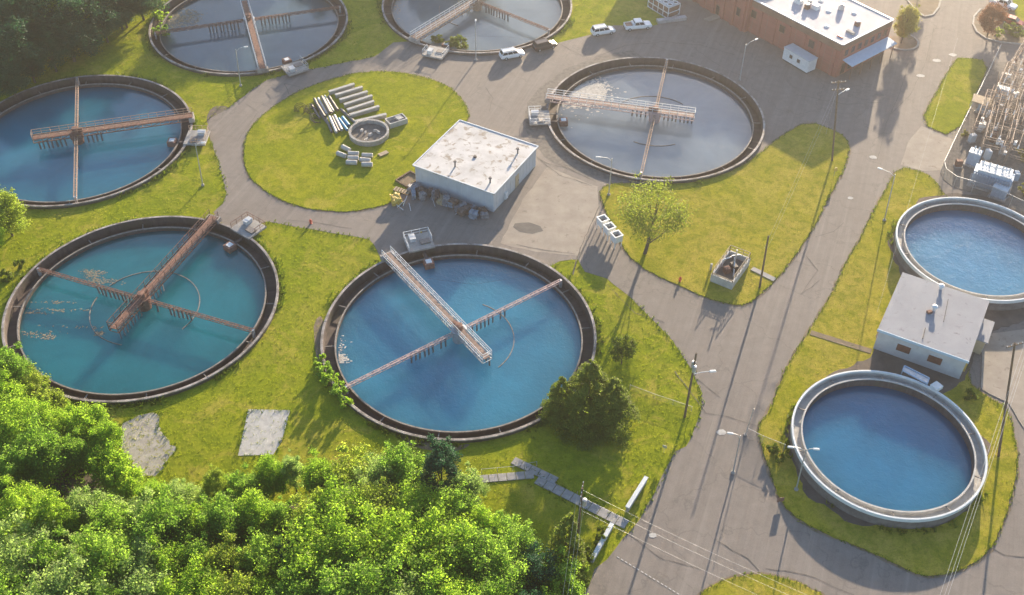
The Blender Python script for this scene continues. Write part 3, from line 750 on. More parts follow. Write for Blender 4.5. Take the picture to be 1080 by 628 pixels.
# --- small pale building with stained flat roof
H1 = 4.1
Q = rect_from(at(437.5, 174, H1), at(520.5, 203.5, H1), at(567, 155.3, H1))
t = thing('flat_roofed_building', 'small pale building with stained white flat roof beside the round grass island', 'building')
W = MB().prism([(p.x, p.y) for p in Q], 0, H1 - .25).build('wall', M['siding'], t)
cen = sum(Q, Vector()) / 4
QO = [p + (p - cen).normalized() * .35 for p in Q]
mb = MB(); mb.prism([(p.x, p.y) for p in QO], H1 - .27, H1); rf = mb.build('roof', M['roof_white'], t)
mb = MB()
for i in range(4): mb.bar((QO[i].x, QO[i].y, H1 + .03), (QO[(i + 1) % 4].x, QO[(i + 1) % 4].y, H1 + .03), .18, .14)
mb.build('roof_edge', M['white_metal'], rf)
for i in range(2):
    F = Frame(Q[i], Q[i + 1]); u = 1.0
    while u < F.L - .3:
        F.slab(MB(), u - .04, u + .04, .05, H1 - .3, .0, .025).build('siding_seam', M['siding'], t); u += 1.15
F = Frame(Q[1], Q[2])
d = F.slab(MB(), F.L * .50, F.L * .50 + 1.2, .05, 2.5, .0, .06).build('door', M['tan_door'], t)
F.slab(MB(), F.L * .50 + .95, F.L * .50 + 1.05, 1.1, 1.25, .06, .12).build('handle', M['dark_metal'], d)
F.slab(MB(), F.L * .50 - 1.7, F.L * .50 - .3, .05, 2.7, .0, .05).build('door', M['siding_warm'], t)
F.slab(MB(), F.L * .24, F.L * .24 + .8, .3, 1.6, .0, .35).build('meter_box', M['white_metal'], t, bevel=.03)
for x, y, h in [(480, 176, 1.0), (546, 162, .9), (517, 193, .9)]:
    p = at(x, y, H1); mb = MB(); mb.tube((p.x, p.y, H1), (p.x, p.y, H1 + h), .14, .14, 10); mb.tube((p.x, p.y, H1 + h), (p.x, p.y, H1 + h + .28), .30, .20, 10); mb.build('roof_vent', M['steel_pipe'], rf)
p = at(501, 166, H1); MB().lathe([(.3, H1 + .02), (.3, H1 + .2), (.02, H1 + .24)], 12, c=(p.x, p.y, 0)).build('roof_drain', M['dark_metal'], rf)

# --- brick building
def m_brick():
    m, t_, b = newmat('red_brickwork'); v = coord(t_)
    br = t_.nodes.new('ShaderNodeTexBrick'); br.inputs['Scale'].default_value = 1.0
    br.inputs['Brick Width'].default_value = .46; br.inputs['Row Height'].default_value = .15; br.inputs['Mortar Size'].default_value = .012
    br.inputs['Color1'].default_value = (.38, .10, .085, 1); br.inputs['Color2'].default_value = (.29, .078, .066, 1); br.inputs['Mortar'].default_value = (.25, .19, .155, 1)
    sx = t_.nodes.new('ShaderNodeSeparateXYZ'); t_.links.new(v, sx.inputs[0]); cb = t_.nodes.new('ShaderNodeCombineXYZ')
    t_.links.new(math_n(t_, 'ADD', sx.outputs[0], sx.outputs[1]), cb.inputs[0]); t_.links.new(sx.outputs[2], cb.inputs[1]); t_.links.new(cb.outputs[0], br.inputs['Vector'])
    c = mix(t_, .35, br.outputs[0], ramp(t_, noise(t_, .35, 5, .6, v), [(.3, (.24, .085, .065)), (.7, (.38, .145, .11))]))
    t_.links.new(c, b.inputs['Base Color']); b.inputs['Roughness'].default_value = .9
    bump(t_, b, br.outputs[1], .2, .02); return m
M['brick'] = m_brick()
M['brown_panel'] = surf('brown_fascia', (.17, .10, .075), (.23, .14, .105), .6, .8, 0, .1)
HB = 7.2
Fc = at(889, 47.5, HB); Rc = at(942, 21, HB); Lc = at(796, 0, HB)
x = (Rc - Fc); x.z = 0; wR = x.length; x.normalize()
nL = Vector((-x.y, x.x, 0)); dL = (Lc - Fc).dot(nL)
xl = (Lc - Fc); xl.z = 0; xl.normalize()
B = [Fc + xl * 36, Fc, Rc, Rc + xl * 36]
B = [Vector((p.x, p.y, 0)) for p in B]
t = thing('brick_building', 'long red brick building with pale flat roof and blue awning', 'building')
MB().prism([(p.x, p.y) for p in B], 0, HB - .15).build('wall', M['brick'], t)
mb = MB(); mb.prism([(p.x, p.y) for p in B], HB - .14, HB - .05); rf = mb.build('roof', M['roof_grey'], t)
mb = MB()
for i in range(4):
    a, b = B[i], B[(i + 1) % 4]; mb.bar((a.x, a.y, HB), (b.x, b.y, HB), .35, .22)
mb.build('parapet', M['white_metal'], rf)
Ff = Frame(B[0], B[1]); Fr = Frame(B[1], B[2])
Ff.slab(MB(), .1, Ff.L - .1, HB - 1.5, HB - .25, .0, .10).build('fascia_band', M['brown_panel'], t)
Fr.slab(MB(), .1, Fr.L - .1, HB - 1.2, HB - .25, .0, .10).build('fascia_band', M['brown_panel'], t)
for k in range(9):
    u = Ff.L - 1.2 - k * 3.7
    Ff.slab(MB(), u - .3, u + .3, .05, HB - 1.6, .0, .18).build('pilaster', M['brick'], t)
    if k % 2 == 1:
        wn = Ff.slab(MB(), u - 2.6, u - 1.2, 3.4, 5.0, .0, .06).build('window', M['brown_panel'], t)
        Ff.slab(MB(), u - 2.5, u - 1.3, 3.5, 4.9, .06, .08).build('pane', M['glass'], wn)
for k in range(7):
    u = 1.3 + k * (Fr.L - 2.4) / 6.5
    wn = Fr.slab(MB(), u, u + 1.3, .5 if k % 3 else .06, 2.6, .0, .08).build('window' if k % 3 else 'door', M['brown_panel'], t)
    Fr.slab(MB(), u + .12, u + 1.18, .65 if k % 3 else .3, 2.45, .08, .10).build('pane', M['glass'], wn)
    wn = Fr.slab(MB(), u, u + 1.1, 4.2, 5.6, .0, .07).build('window', M['brown_panel'], t)
    Fr.slab(MB(), u + .1, u + 1.0, 4.3, 5.5, .07, .09).build('pane', M['glass'], wn)
mb = MB(); c = [Fr.p(1.2, 3.6, .05), Fr.p(Fr.L * .98, 3.6, .05), Fr.p(Fr.L * .98, 3.25, 2.4), Fr.p(1.2, 3.25, 2.4)]
mb.add(c + [p - Vector((0, 0, .18)) for p in c], [(0, 3, 2, 1), (4, 5, 6, 7), (0, 1, 5, 4), (1, 2, 6, 5), (2, 3, 7, 6), (3, 0, 4, 7)])
aw = mb.build('awning', M['trim_blue'], t)
mb = MB()
for k in range(5):
    u = 1.6 + k * (Fr.L - 2.6) / 4; mb.bar(Fr.p(u, 0, 2.2), Fr.p(u, 3.2, 2.2), .14)
mb.build('awning_posts', M['brown_panel'], aw)
# rooftop plant on the brick roof
def roof_unit(px, py, d, m, lab, name='rooftop_unit', cap=False):
    p = at(px, py, HB); o = MB().box((0, 0, d[2] / 2), d, 0, .94).build(name, M[m], None, bevel=.03, loc=(p.x, p.y, HB - .04)); o.rotation_euler = (0, 0, Ff.rz)
    if cap: MB().lathe([(.4, d[2] - .01), (.42, d[2] + .25), (.02, d[2] + .3)], 12).build('cap', M['galv'], o)
    return tag(o, lab, 'roof unit')
roof_unit(842, 3, (1.7, 1.2, .8), 'white_metal', 'pale ventilation box at the top edge of the brick roof', cap=True)
roof_unit(860, 9, (1.6, 1.3, .9), 'white_metal', 'larger pale ventilation box beside the rusty one on brick roof')
roof_unit(851, 9, (1.0, .9, .8), 'rust', 'small rusty ventilation box on the brick roof', cap=True)
roof_unit(854, 3, (.7, .7, .7), 'galv', 'small grey vent behind the rusty box on brick roof')
roof_unit(887, 10, (.9, .9, 1.0), 'galv', 'tall grey vent standing alone mid brick roof', cap=True)
roof_unit(904, 27, (1.0, .8, .8), 'rust', 'rusty vent near the front right corner of brick roof', cap=True)
roof_unit(897, 35, (1.8, .7, .4), 'grey_concrete', 'low grey box beside the front corner of brick roof')
o = roof_unit(886, 39, (1.3, .35, .2), 'red', 'flat red plank lying near the front corner of brick roof', name='plank')
for k, (px, py) in enumerate([(872, 28), (901, 14), (874, 12), (866, 1)]):
    p = at(px, py, HB); o = MB().lathe([(.55, 0), (.5, .18), (.02, .28)], 16).build('skylight_dome', M['white_metal'], None, loc=(p.x, p.y, HB - .05))
    tag(o, ['pale round dome nearest the front wall on brick roof', 'pale round dome on the right side of brick roof', 'pale round dome in the middle of brick roof', 'pale round dome at top edge of brick roof'][k], 'roof dome')
# wing left of it
a, b = at(690, -25), at(785, 34.5); xw = (b - a).normalized(); nw = Vector((-xw.y, xw.x, 0))
Wg = [a - xw * 6, b, b + nw * 14, a - xw * 6 + nw * 14]
t = thing('brick_wing', 'red brick wing with pilasters at the top edge, left of the long brick building', 'building')
MB().prism([(p.x, p.y) for p in Wg], 0, 7.9).build('wall', M['brick'], t)
rf = MB().prism([(p.x, p.y) for p in Wg], 7.91, 8.1).build('roof', M['roof_grey'], t)
Fw = Frame(Wg[0], Wg[1])
for k in range(7):
    u = Fw.L - 1.0 - k * 2.9
    Fw.slab(MB(), u - .35, u + .35, .05, 7.85, .0, .35).build('pilaster', M['brick'], t)
    if k in (0, 2, 4):
        wn = Fw.slab(MB(), u - 2.1, u - 1.0, .06 if k == 2 else 2.6, 2.4 if k == 2 else 4.4, .0, .07).build('door' if k == 2 else 'window', M['brown_panel'], t)
        Fw.slab(MB(), u - 2.0, u - 1.1, .3 if k == 2 else 2.7, 2.2 if k == 2 else 4.3, .07, .09).build('pane', M['glass'], wn)

# white container by the brick wall
a, b = at(824, 63.5), at(850, 79); ff = Frame(a, b)
t = thing('container', 'white cabin container with two small windows against the brick wall', 'container')
mb = MB(); c = ff.p(ff.L / 2, 1.5, -1.3); mb.box((c.x, c.y, 1.55), (ff.L, 2.4, 2.5), ff.rz); bd = mb.build('body', M['white_metal'], t, bevel=.06)
c = ff.p(ff.L / 2, 0, -1.3); MB().box((c.x, c.y, 2.86), (ff.L + .15, 2.55, .14), ff.rz).build('roof', M['siding'], t, bevel=.03)
MB().box((c.x, c.y, .16), (ff.L - .4, 2.0, .3), ff.rz).build('base', M['dark_metal'], t)
for u in (.32, .62):
    ff.slab(MB(), ff.L * u - .45, ff.L * u + .45, 1.3, 2.2, -.1, -.06).build('window', M['siding'], t)
    ff.slab(MB(), ff.L * u - .35, ff.L * u + .35, 1.4, 2.1, -.06, -.04).build('vent_grille', M['dark_metal'], t)

# cooling unit
a, b = at(683, 7.5), at(704, 20.5); ff = Frame(a, b)
t = thing('cooling_unit', 'frame-built cooling unit with two rows of roof fans near the pickup', 'cooling unit')
mb = MB()
for u in np.linspace(0, ff.L, 5):
    for o_ in (0, -3.2): mb.bar(ff.p(u, 0, o_), ff.p(u, 2.6, o_), .14)
for z in (.15, 1.3, 2.6):
    for o_ in (0, -3.2): mb.bar(ff.p(0, z, o_), ff.p(ff.L, z, o_), .14)
    for u in (0, ff.L): mb.bar(ff.p(u, z, 0), ff.p(u, z, -3.2), .14)
mb.build('frame', M['white_metal'], t)
c = ff.p(ff.L / 2, 1.35, -1.6); MB().box(c, (ff.L - .3, 2.8, 2.4), ff.rz).build('coil_block', M['brown_panel'], t)
MB().box((c.x, c.y, 2.66), (ff.L + .1, 3.3, .1), ff.rz).build('top_panel', M['galv'], t)
for i in range(5):
    for j in range(2):
        q = ff.p(ff.L * (i + .5) / 5, 2.7, -.85 - 1.5 * j); fo = MB().lathe([(.55, 2.7), (.58, 2.95), (.48, 2.95), (.46, 2.76), (.02, 2.76)], 16, c=(q.x, q.y, 0)).build('fan', M['white_metal'], t)
        MB().lathe([(.44, 2.8), (.02, 2.82)], 10, c=(q.x, q.y, 0)).build('fan_blades', M['dark_metal'], fo)
o = at(692, 24.5); e = at(724, 20.5)
tr = MB().box((0, 0, .35), ((e - o).length * .95, 1.1, .7)).build('steel_trough', M['galv'], None, bevel=.04, loc=((o.x + e.x) / 2, (o.y + e.y) / 2, .03)); tr.rotation_euler = (0, 0, ang(o, e)); tag(tr, 'long pale metal trough lying in front of the cooling unit', 'trough')
a = at(752, 20); pl = MB().box((0, 0, .12), (3.6, 1.6, .2)).build('entrance_slab', M['patch_pale'], None, bevel=.02, loc=(a.x, a.y, .03)); pl.rotation_euler = (0, 0, .6); tag(pl, 'tan concrete entrance slab before the brick wing door', 'slab')

# --- metal roofed shed
HS = 4.2
A0, B0, C0, D0 = at(926, 347, HS), at(1022, 381, HS), at(1044, 320, HS), at(955, 286, HS)
Q = rect_from(A0, B0, C0)
t = thing('metal_roofed_shed', 'grey shed with pale metal roof between the two raised tanks', 'shed')
cen = sum(Q, Vector()) / 4; QI = [p.lerp(cen, .035) for p in Q]
MB().prism([(p.x, p.y) for p in QI], 0, HS - .2).build('wall', M['siding_warm'], t)
Fq = Frame(Q[0], Q[1]); dep = (Q[2] - Q[1]).length
npan = 14
for k in range(npan):
    u0, u1 = Fq.L * k / npan, Fq.L * (k + 1) / npan
    mb = MB(); v_ = [Fq.p(u0, HS, 0), Fq.p(u1 - .03, HS, 0), Fq.p(u1 - .03, HS + .35, -dep), Fq.p(u0, HS + .35, -dep)]
    mb.add(v_ + [p - Vector((0, 0, .12)) for p in v_], [(0, 1, 2, 3), (7, 6, 5, 4), (0, 4, 5, 1), (1, 5, 6, 2), (2, 6, 7, 3), (3, 7, 4, 0)])
    rp = mb.build('roof_panel', M['roof_metal'], t)
    MB().bar(Fq.p(u1 - .015, HS + .005, 0), Fq.p(u1 - .015, HS + .355, -dep), .05, .025).build('seam', M['roof_metal'], rp)
Fq.slab(MB(), -.05, Fq.L + .05, HS - .42, HS + .02, .02, .12).build('fascia', M['trim_blue'], t)
mb = MB(); mb.add([Fq.p(0, HS - .25, -.35), Fq.p(Fq.L, HS - .25, -.35), Fq.p(Fq.L, HS + .2, -dep), Fq.p(0, HS + .2, -dep)], [(0, 1, 2, 3)]); mb.build('roof_deck', M['siding'], t)
fi = Frame(QI[0], QI[1])
for u in (fi.L * .24, fi.L * .60):
    wn = fi.slab(MB(), u, u + 1.95, 1.35, 2.75, .0, .08).build('window_frame', M['siding'], t)
    for j in range(6): fi.slab(MB(), u + .1, u + 1.85, 1.45 + j * .21, 1.63 + j * .21, .08, .12).build('louvre', M['louvre'], wn)
    fi.slab(MB(), u + .02, u + 1.93, 1.42, 2.7, .08, .09).build('window_back', M['louvre'], wn)
for px, py in [(992, 305), (985, 327)]:
    p = at(px, py, HS + .3); mb = MB(); mb.tube((p.x, p.y, HS), (p.x, p.y, HS + .75), .22, .22, 12); mb.lathe([(.2, HS + .72), (.42, HS + .8), (.42, HS + 1.05), (.02, HS + 1.2)], 12, c=(p.x, p.y, 0)); mb.build('roof_vent', M['white_metal'], t)
p = at(980, 330, HS + .2); MB().box((p.x, p.y, HS + .35), (.7, .5, .4), .3).build('roof_motor', M['rust'], t)
a, b = at(973, 358, HS + .03), at(976, 346, HS + .2); MB().bar((a.x, a.y, HS + .12), (b.x, b.y, HS + .2), .1).build('roof_conduit', M['dark_metal'], t)
a, b = at(995, 340, HS + .2), at(1000, 316, HS + .35); MB().bar((a.x, a.y, HS + .3), (b.x, b.y, HS + .42), .07).build('roof_conduit', M['dark_metal'], t)
fr = Frame(QI[1], QI[2])
pc = fr.slab(MB(), fr.L * .50, fr.L * .78, 0, 2.9, .02, 1.6).build('porch', M['tan_door'], t)
fr.slab(MB(), fr.L * .46, fr.L * .84, 2.9, 3.05, .02, 1.9).build('porch_roof', M['roof_metal'], pc)
fr.slab(MB(), fr.L * .52, fr.L * .60, .4, 2.3, 1.6, 1.64).build('porch_door', M['siding'], pc)
for u in (.10, .30): fr.slab(MB(), fr.L * u, fr.L * u + .5, .6, 2.4, .02, .3).build('wall_box', M['yellow'] if u < .2 else M['galv'], t)

# ------------------------------------------------------------------ vehicles
_wh = {}
def wheel_meshes():
    if not _wh:
        ty = MB().lathe([(.20, -.11), (.33, -.11), (.355, -.06), (.355, .06), (.33, .11), (.20, .11)], 20); o = ty.build('x1', M['black']); _wh['tyre'] = o.data; bpy.data.objects.remove(o)
        ri = MB().lathe([(.02, .10), (.08, .10), (.19, .07), (.21, .105), (.21, -.1)], 16); o = ri.build('x2', M['galv']); _wh['rim'] = o.data; bpy.data.objects.remove(o)
def loft(secs):
    """skin between equal loops; caps at both ends"""
    mb = MB(); n = len(secs[0]); vs = [p for s_ in secs for p in s_]; fs = []
    for k in range(len(secs) - 1):
        for j in range(n): fs.append((k * n + j, k * n + (j + 1) % n, (k + 1) * n + (j + 1) % n, (k + 1) * n + j))
    fs += [tuple(range(n - 1, -1, -1)), tuple(range((len(secs) - 1) * n, len(secs) * n))]
    return mb.add(vs, fs)
def car(name, label, cat, p, rz, paint, kind='suv', group=None):
    wheel_meshes()
    L, Wd, Hh = {'suv': (4.9, 1.95, 1.78), 'van': (5.0, 1.98, 1.78), 'pickup': (5.7, 2.0, 1.85), 'sedan': (4.6, 1.82, 1.48)}[kind]
    t = thing(name, label, cat, (p.x, p.y, .03), rz, group)
    belt = 1.08 if kind != 'sedan' else .95
    hood = belt - .08
    def sec(x, z0, z1, wd, tuck=.9):
        h = wd / 2
        return [(x, -h * tuck, z0), (x, h * tuck, z0), (x, h, z0 + .22), (x, h, z1 - .16), (x, h * .93, z1), (x, -h * .93, z1), (x, -h, z1 - .16), (x, -h, z0 + .22)]
    x0 = -L / 2
    if kind == 'pickup':
        ss = [(0, .42, .98, .90), (.05, .34, 1.05, .98), (1.0, .30, 1.05, 1), (1.95, .30, 1.08, 1), (3.9, .30, 1.10, 1), (4.3, .30, 1.08, 1), (5.2, .32, 1.02, .98), (5.55, .36, .95, .93), (5.7, .42, .80, .86)]
    else:
        ss = [(0, .46, belt - .1, .90), (.08, .34, belt, .97), (.9, .28, belt, 1), (2.4, .28, belt, 1), (L - 1.45, .28, belt, 1), (L - 1.1, .28, hood + .05, 1), (L - .35, .30, hood - .10, .96), (L - .08, .34, hood - .2, .90), (L, .42, hood - .32, .84)]
    body = loft([sec(x0 + x, z0, z1, Wd * k) for x, z0, z1, k in ss]).build('body', paint, t, bevel=.03)
    # greenhouse
    if kind == 'pickup': cb, cf, tb, tf = 1.95, 4.25, 2.05, 3.55
    elif kind == 'sedan': cb, cf, tb, tf = .55, 3.5, 1.2, 2.75
    else: cb, cf, tb, tf = .12, 3.72, .40, 2.95
    hb, ht = Wd * .47, Wd * .40
    def glass(nm, pts): return MB().add(pts, [tuple(range(len(pts)))]).build(nm, M['glass'], t)
    zt = Hh - .05; zb = belt - .02
    P = lambda x, y, z: (x0 + x, y, z)
    core = MB().add([P(cb, -hb, zb), P(cf, -hb, zb), P(cf, hb, zb), P(cb, hb, zb), P(tb, -ht, zt), P(tf, -ht, zt), P(tf, ht, zt), P(tb, ht, zt)],
                    [(3, 2, 1, 0), (4, 5, 6, 7), (0, 1, 5, 4), (1, 2, 6, 5), (2, 3, 7, 6), (3, 0, 4, 7)]).build('cabin', paint, t)
    rfm = MB().box((x0 + (tb + tf) / 2, 0, zt + .03), (tf - tb + .05, ht * 2 + .02, .06)).build('roof', paint, t, bevel=.025)
    e = .012
    lp = lambda a, b, f: tuple(a[i] + (b[i] - a[i]) * f for i in range(3))
    def pane(nm, a, b, c, d, n, m=.1, mz=.12):
        pts = []
        for (u, v_) in ((m, mz), (1 - m, mz), (1 - m, 1 - mz), (m, 1 - mz)):
            q = lp(lp(a, b, u), lp(d, c, u), v_); pts.append((q[0] + n[0] * e, q[1] + n[1] * e, q[2] + n[2] * e))
        glass(nm, pts)
    pane('windscreen', P(cf, -hb, zb), P(cf, hb, zb), P(tf, ht, zt), P(tf, -ht, zt), (1, 0, .5), .06)
    pane('rear_window', P(cb, hb, zb), P(cb, -hb, zb), P(tb, -ht, zt), P(tb, ht, zt), (-1, 0, .3), .1)
    nw_ = 2 if kind in ('pickup', 'sedan') else 3
    for s in (-1, 1):
        for k in range(nw_):
            f0, f1 = k / nw_, (k + 1) / nw_
            a, b = lp(P(cb, s * hb, zb), P(cf, s * hb, zb), f0), lp(P(cb, s * hb, zb), P(cf, s * hb, zb), f1)
            d, c = lp(P(tb, s * ht, zt), P(tf, s * ht, zt), f0), lp(P(tb, s * ht, zt), P(tf, s * ht, zt), f1)
            pts = (a, b, c, d) if s < 0 else (b, a, d, c)
            pane('side_window', *pts, (0, s, .2), .05, .14)
    for s in (-1, 1):
        MB().box((x0 + L - .10, s * Wd * .33, hood - .33), (.16, .38, .16)).build('headlight', M['lamp_lens'], t)
        MB().box((x0 + .07, s * Wd * .42, belt - .2), (.12, .16, .3)).build('tail_light', M['tail_lens'], t)
        MB().box((x0 + cf - .25, s * (Wd / 2 + .1), belt + .06), (.12, .2, .14)).build('wing_mirror', paint, t)
        for x in (.92, L - .98):
            o = link('wheel', _wh['tyre'], t, (x0 + x, s * (Wd / 2 - .10), .355)); o.rotation_euler = (math.pi / 2 * (-s), 0, 0)
            link('rim', _wh['rim'], o)
    MB().box((x0 + .02, 0, .52), (.14, Wd * .9, .2)).build('bumper', M['dark_metal'] if kind == 'pickup' else paint, t, bevel=.03)
    MB().box((x0 + L - .02, 0, .50), (.12, Wd * .8, .2)).build('bumper', M['dark_metal'], t, bevel=.03)
    if kind == 'pickup':
        MB().box((x0 + 1.0, 0, 1.075), (1.72, Wd * .82, .06)).build('cargo_bed', M['louvre'], t)
        for s in (-1, 1): MB().box((x0 + 1.0, s * Wd * .44, 1.10), (1.85, .13, .12)).build('bed_rail', paint, t)
        MB().box((x0 + .08, 0, 1.06), (.1, Wd * .88, .18)).build('tailgate', paint, t)
        MB().box((x0 + 1.78, 0, 1.28), (.42, Wd * .8, .34)).build('toolbox', M['white_metal'], t)
    elif kind != 'sedan':
        for s in (-1, 1): MB().bar((x0 + tb + .2, s * ht * .9, Hh + .07), (x0 + tf - .2, s * ht * .9, Hh + .07), .05).build('roof_rail', M['dark_metal'], t)
    return t
def car_px(name, label, cat, back, front, paint, kind):
    a, b = at(*back, .5), at(*front, .5); return car(name, label, cat, (a + b) / 2, ang(a, b), paint, kind)
car_px('parked_car', 'white estate car parked beside the top-centre tank, leftmost of the four vehicles', 'car', (529, 60), (551, 56), M['car_white'], 'suv')
car_px('parked_car', 'dark grey estate car parked beside the top-centre tank', 'car', (563, 51.5), (586, 46), M['car_dark'], 'suv')
car_px('parked_car', 'white estate car parked at the edge of the yellow grass', 'car', (625, 35), (647, 31.5), M['car_white'], 'suv')
car_px('pickup_truck', 'white pickup truck with open bed parked near the cooling unit', 'pickup truck', (660, 29), (685, 26.5), M['car_white'], 'pickup')
car_px('pickup_truck', 'white pickup truck at the top right corner behind the copper-leaved tree', 'pickup truck', (1046, 1), (1070, 9), M['car_white'], 'pickup')
car_px('parked_car', 'dark red car half hidden by the copper-leaved tree at top right', 'car', (1058, 20), (1078, 26), M['car_red'], 'sedan')

# ------------------------------------------------------------------ substation
def sub_at(px, py, z=.1): return at(px, py, z)
FENCE = [(1052, 58), (1030, 104), (1006, 152), (992, 182), (994, 190), (1005, 198), (1043, 209), (1085, 229), (1125, 250)]
def m_mesh():
    m, t, b = newmat('chain_link_wire'); v = coord(t)
    b.inputs['Base Color'].default_value = (.42, .43, .44, 1); b.inputs['Metallic'].default_value = .5; b.inputs['Roughness'].default_value = .5
    tr = t.nodes.new('ShaderNodeBsdfTransparent'); ms = t.nodes.new('ShaderNodeMixShader')
    wv = t.nodes.new('ShaderNodeTexWave'); wv.inputs['Scale'].default_value = 6.0; wv.bands_direction = 'DIAGONAL'; t.links.new(v, wv.inputs[0])
    f = math_n(t, 'MULTIPLY', math_n(t, 'GREATER_THAN', wv.outputs['Fac'], .72), .55)
    t.links.new(f, ms.inputs[0]); t.links.new(tr.outputs[0], ms.inputs[1]); t.links.new(b.outputs[0], ms.inputs[2])
    t.links.new(ms.outputs[0], t.nodes['Material Output'].inputs['Surface']); return m
M['chain'] = m_mesh()
def fence(name, label, pts, h=2.4, step=3.0, z=.1, cat='fence', wire=True):
    t = thing(name, label, cat); P = [at(x, y, z) for x, y in pts]
    for a, b in zip(P[:-1], P[1:]):
        n = max(1, round((b - a).length / step)); up = Vector((0, 0, h))
        for k in range(n):
            p, q = a.lerp(b, k / n), a.lerp(b, (k + 1) / n)
            MB().tube(p, p + up * 1.04, .05 if h > 2 else .03, .04, 8).build('post', M['galv'], t)
            mb = MB(); mb.bar(p + up, q + up, .05 if h > 2 else .03); mb.build('rail', M['galv'], t)
            if wire: MB().add([p, q, q + up, p + up], [(0, 1, 2, 3)]).build('wire_panel', M['chain'], t)
    MB().tube(P[-1], P[-1] + Vector((0, 0, h)), .05, .05, 8).build('post', M['galv'], t)
    return t
fence('chain_link_fence', 'tall chain-link fence round the substation', FENCE)
M['gantry'] = surf('dull_weathered_steel', (.26, .19, .15), (.40, .31, .255), 2.5, .7, .2, .1)
ORD9 = ['first', 'second', 'third', 'fourth', 'fifth', 'sixth', 'seventh', 'eighth', 'ninth', 'tenth']
def gantry(label, px0, px1, h, nleg=2, bays=4, seed=0):
    """steel bus structure: lattice posts, beams, insulators and bus pipes"""
    a, b = at(*px0, .1), at(*px1, .1); r = random.Random(seed)
    t = thing('bus_gantry', label, 'substation frame', (a.x, a.y, .1), ang(a, b), 'steel bus gantries in the substation'); L = (b - a).length; W2 = 2.2
    for x in np.linspace(0, L, bays):
        for y in (-W2, W2):
            mb = MB()
            for dx, dy in ((-.18, -.18), (.18, -.18), (.18, .18), (-.18, .18)): mb.bar((x + dx, y + dy, 0), (x + dx, y + dy, h), .05)
            z = 0; k = 0
            while z < h - .5:
                for sy in (-.18, .18):
                    mb.bar((x - .18, y + sy, z), (x + .18, y + sy, z + .6), .05)
                    mb.bar((x + sy, y + .18, z), (x + sy, y - .18, z + .6), .05)
                z += .6
            mb.build('lattice_post', M['gantry'], t)
        for z in (h, h * .68):
            mb = MB(); mb.bar((x, -W2, z), (x, W2, z), .08); mb.bar((x, -W2, z - .45), (x, W2, z - .45), .07)
            y = -W2
            while y < W2 - .1: mb.bar((x, y, z - .45), (x, y + .55, z), .035); y += .55
            mb.build('cross_beam', M['gantry'], t)
        for y in (-1.4, 0, 1.4):
            ins = MB()
            for k in range(5): ins.lathe([(.05, h + .05 + k * .18), (.14, h + .08 + k * .18), (.05, h + .18 + k * .18)], 8, c=(x, y, 0))
            ins.build('insulator', M['rust'] if r.random() < .5 else M['white_metal'], t)
    for y in (-1.4, 0, 1.4):
        MB().bar((-.6, y, h + 1.0), (L + .6, y, h + 1.0), .06).build('bus_pipe', M['gantry'], t)
    for y in (-W2, W2):
        for z in (h, h * .68): MB().bar((0, y, z), (L, y, z), .08).build('long_beam', M['gantry'], t)
    for k in range(7):
        x = r.uniform(0, L); y = r.uniform(-W2, W2); MB().box((x, y, h * r.uniform(.4, .8)), (.7, .5, .6)).build('switch_box', M['white_metal'], t)
        MB().bar((x, y, h * .7), (x + r.uniform(-1, 1), y + r.uniform(-1, 1), h + 1.0), .06).build('drop_lead', M['gantry'], t)
    return t
gantry('tall steel bus gantry nearest the transformer in the substation', (1044, 172), (1054, 130), 5.0, bays=4, seed=1)
gantry('middle steel bus gantry of the substation, behind the nearest one', (1052, 128), (1066, 95), 5.5, bays=4, seed=2)
gantry('steel bus gantry at the right edge of the substation', (1064, 180), (1088, 110), 4.6, bays=5, seed=3)
gantry('far steel bus gantry of the substation, below the asphalt lane', (1070, 92), (1083, 70), 5.0, bays=3, seed=4)
gantry('low steel bus gantry along the fence side of the substation', (1036, 150), (1048, 116), 3.8, bays=3, seed=6)
gantry('steel bus gantry squeezed between the middle and right gantries', (1060, 150), (1078, 100), 4.2, bays=4, seed=7)
def transformer(label, px0, px1, dep, h, m='blue_metal', fins=True, bush=3):
    a, b = at(*px0, .1), at(*px1, .1); L = (b - a).length
    t = thing('transformer', label, 'transformer', (a.x, a.y, .1), ang(a, b))
    MB().box((L / 2, dep / 2, .12), (L + .5, dep + .5, .24)).build('plinth', M['grey_concrete'], t)
    MB().box((L / 2, dep / 2, h / 2 + .2), (L * (.8 if fins else 1), dep * .8, h)).build('tank', M[m], t, bevel=.04)
    MB().box((L / 2, dep / 2, h + .26), (L * (.84 if fins else 1.05), dep * .86, .12)).build('lid', M['white_metal'], t)
    if fins:
        for k in range(int(L / .42)):
            MB().box((.3 + k * .42, .02, h * .52), (.1, .5, h * .75)).build('cooling_fin', M[m], t)
        for s in (.06, .94): MB().box((L * s, dep / 2, h * .5), (.7, dep * .7, h * .8)).build('radiator', M[m], t)
    for k in range(bush):
        mb = MB(); x = L * (k + 1) / (bush + 1)
        for j in range(5): mb.lathe([(.06, h + .3 + j * .2), (.17, h + .34 + j * .2), (.06, h + .46 + j * .2)], 10, c=(x, dep * .55, 0))
        mb.build('bushing', M['white_metal'], t)
    return t
transformer('large blue-grey finned transformer beside the upper raised tank', (1021, 196), (1062, 208), 3.4, 3.2, bush=5)
transformer('small blue cabinet left of the large transformer', (1017, 174), (1029, 178), 2.0, 2.4, fins=False, bush=2)
transformer('low pale blue cabinet in front of the large transformer', (1043, 207.5), (1058, 213), 1.8, 1.7, fins=False, bush=0)
transformer('pale blue cabinet beside the far end of the substation fence', (1048, 105), (1058, 109), 1.8, 2.2, fins=False, bush=0)
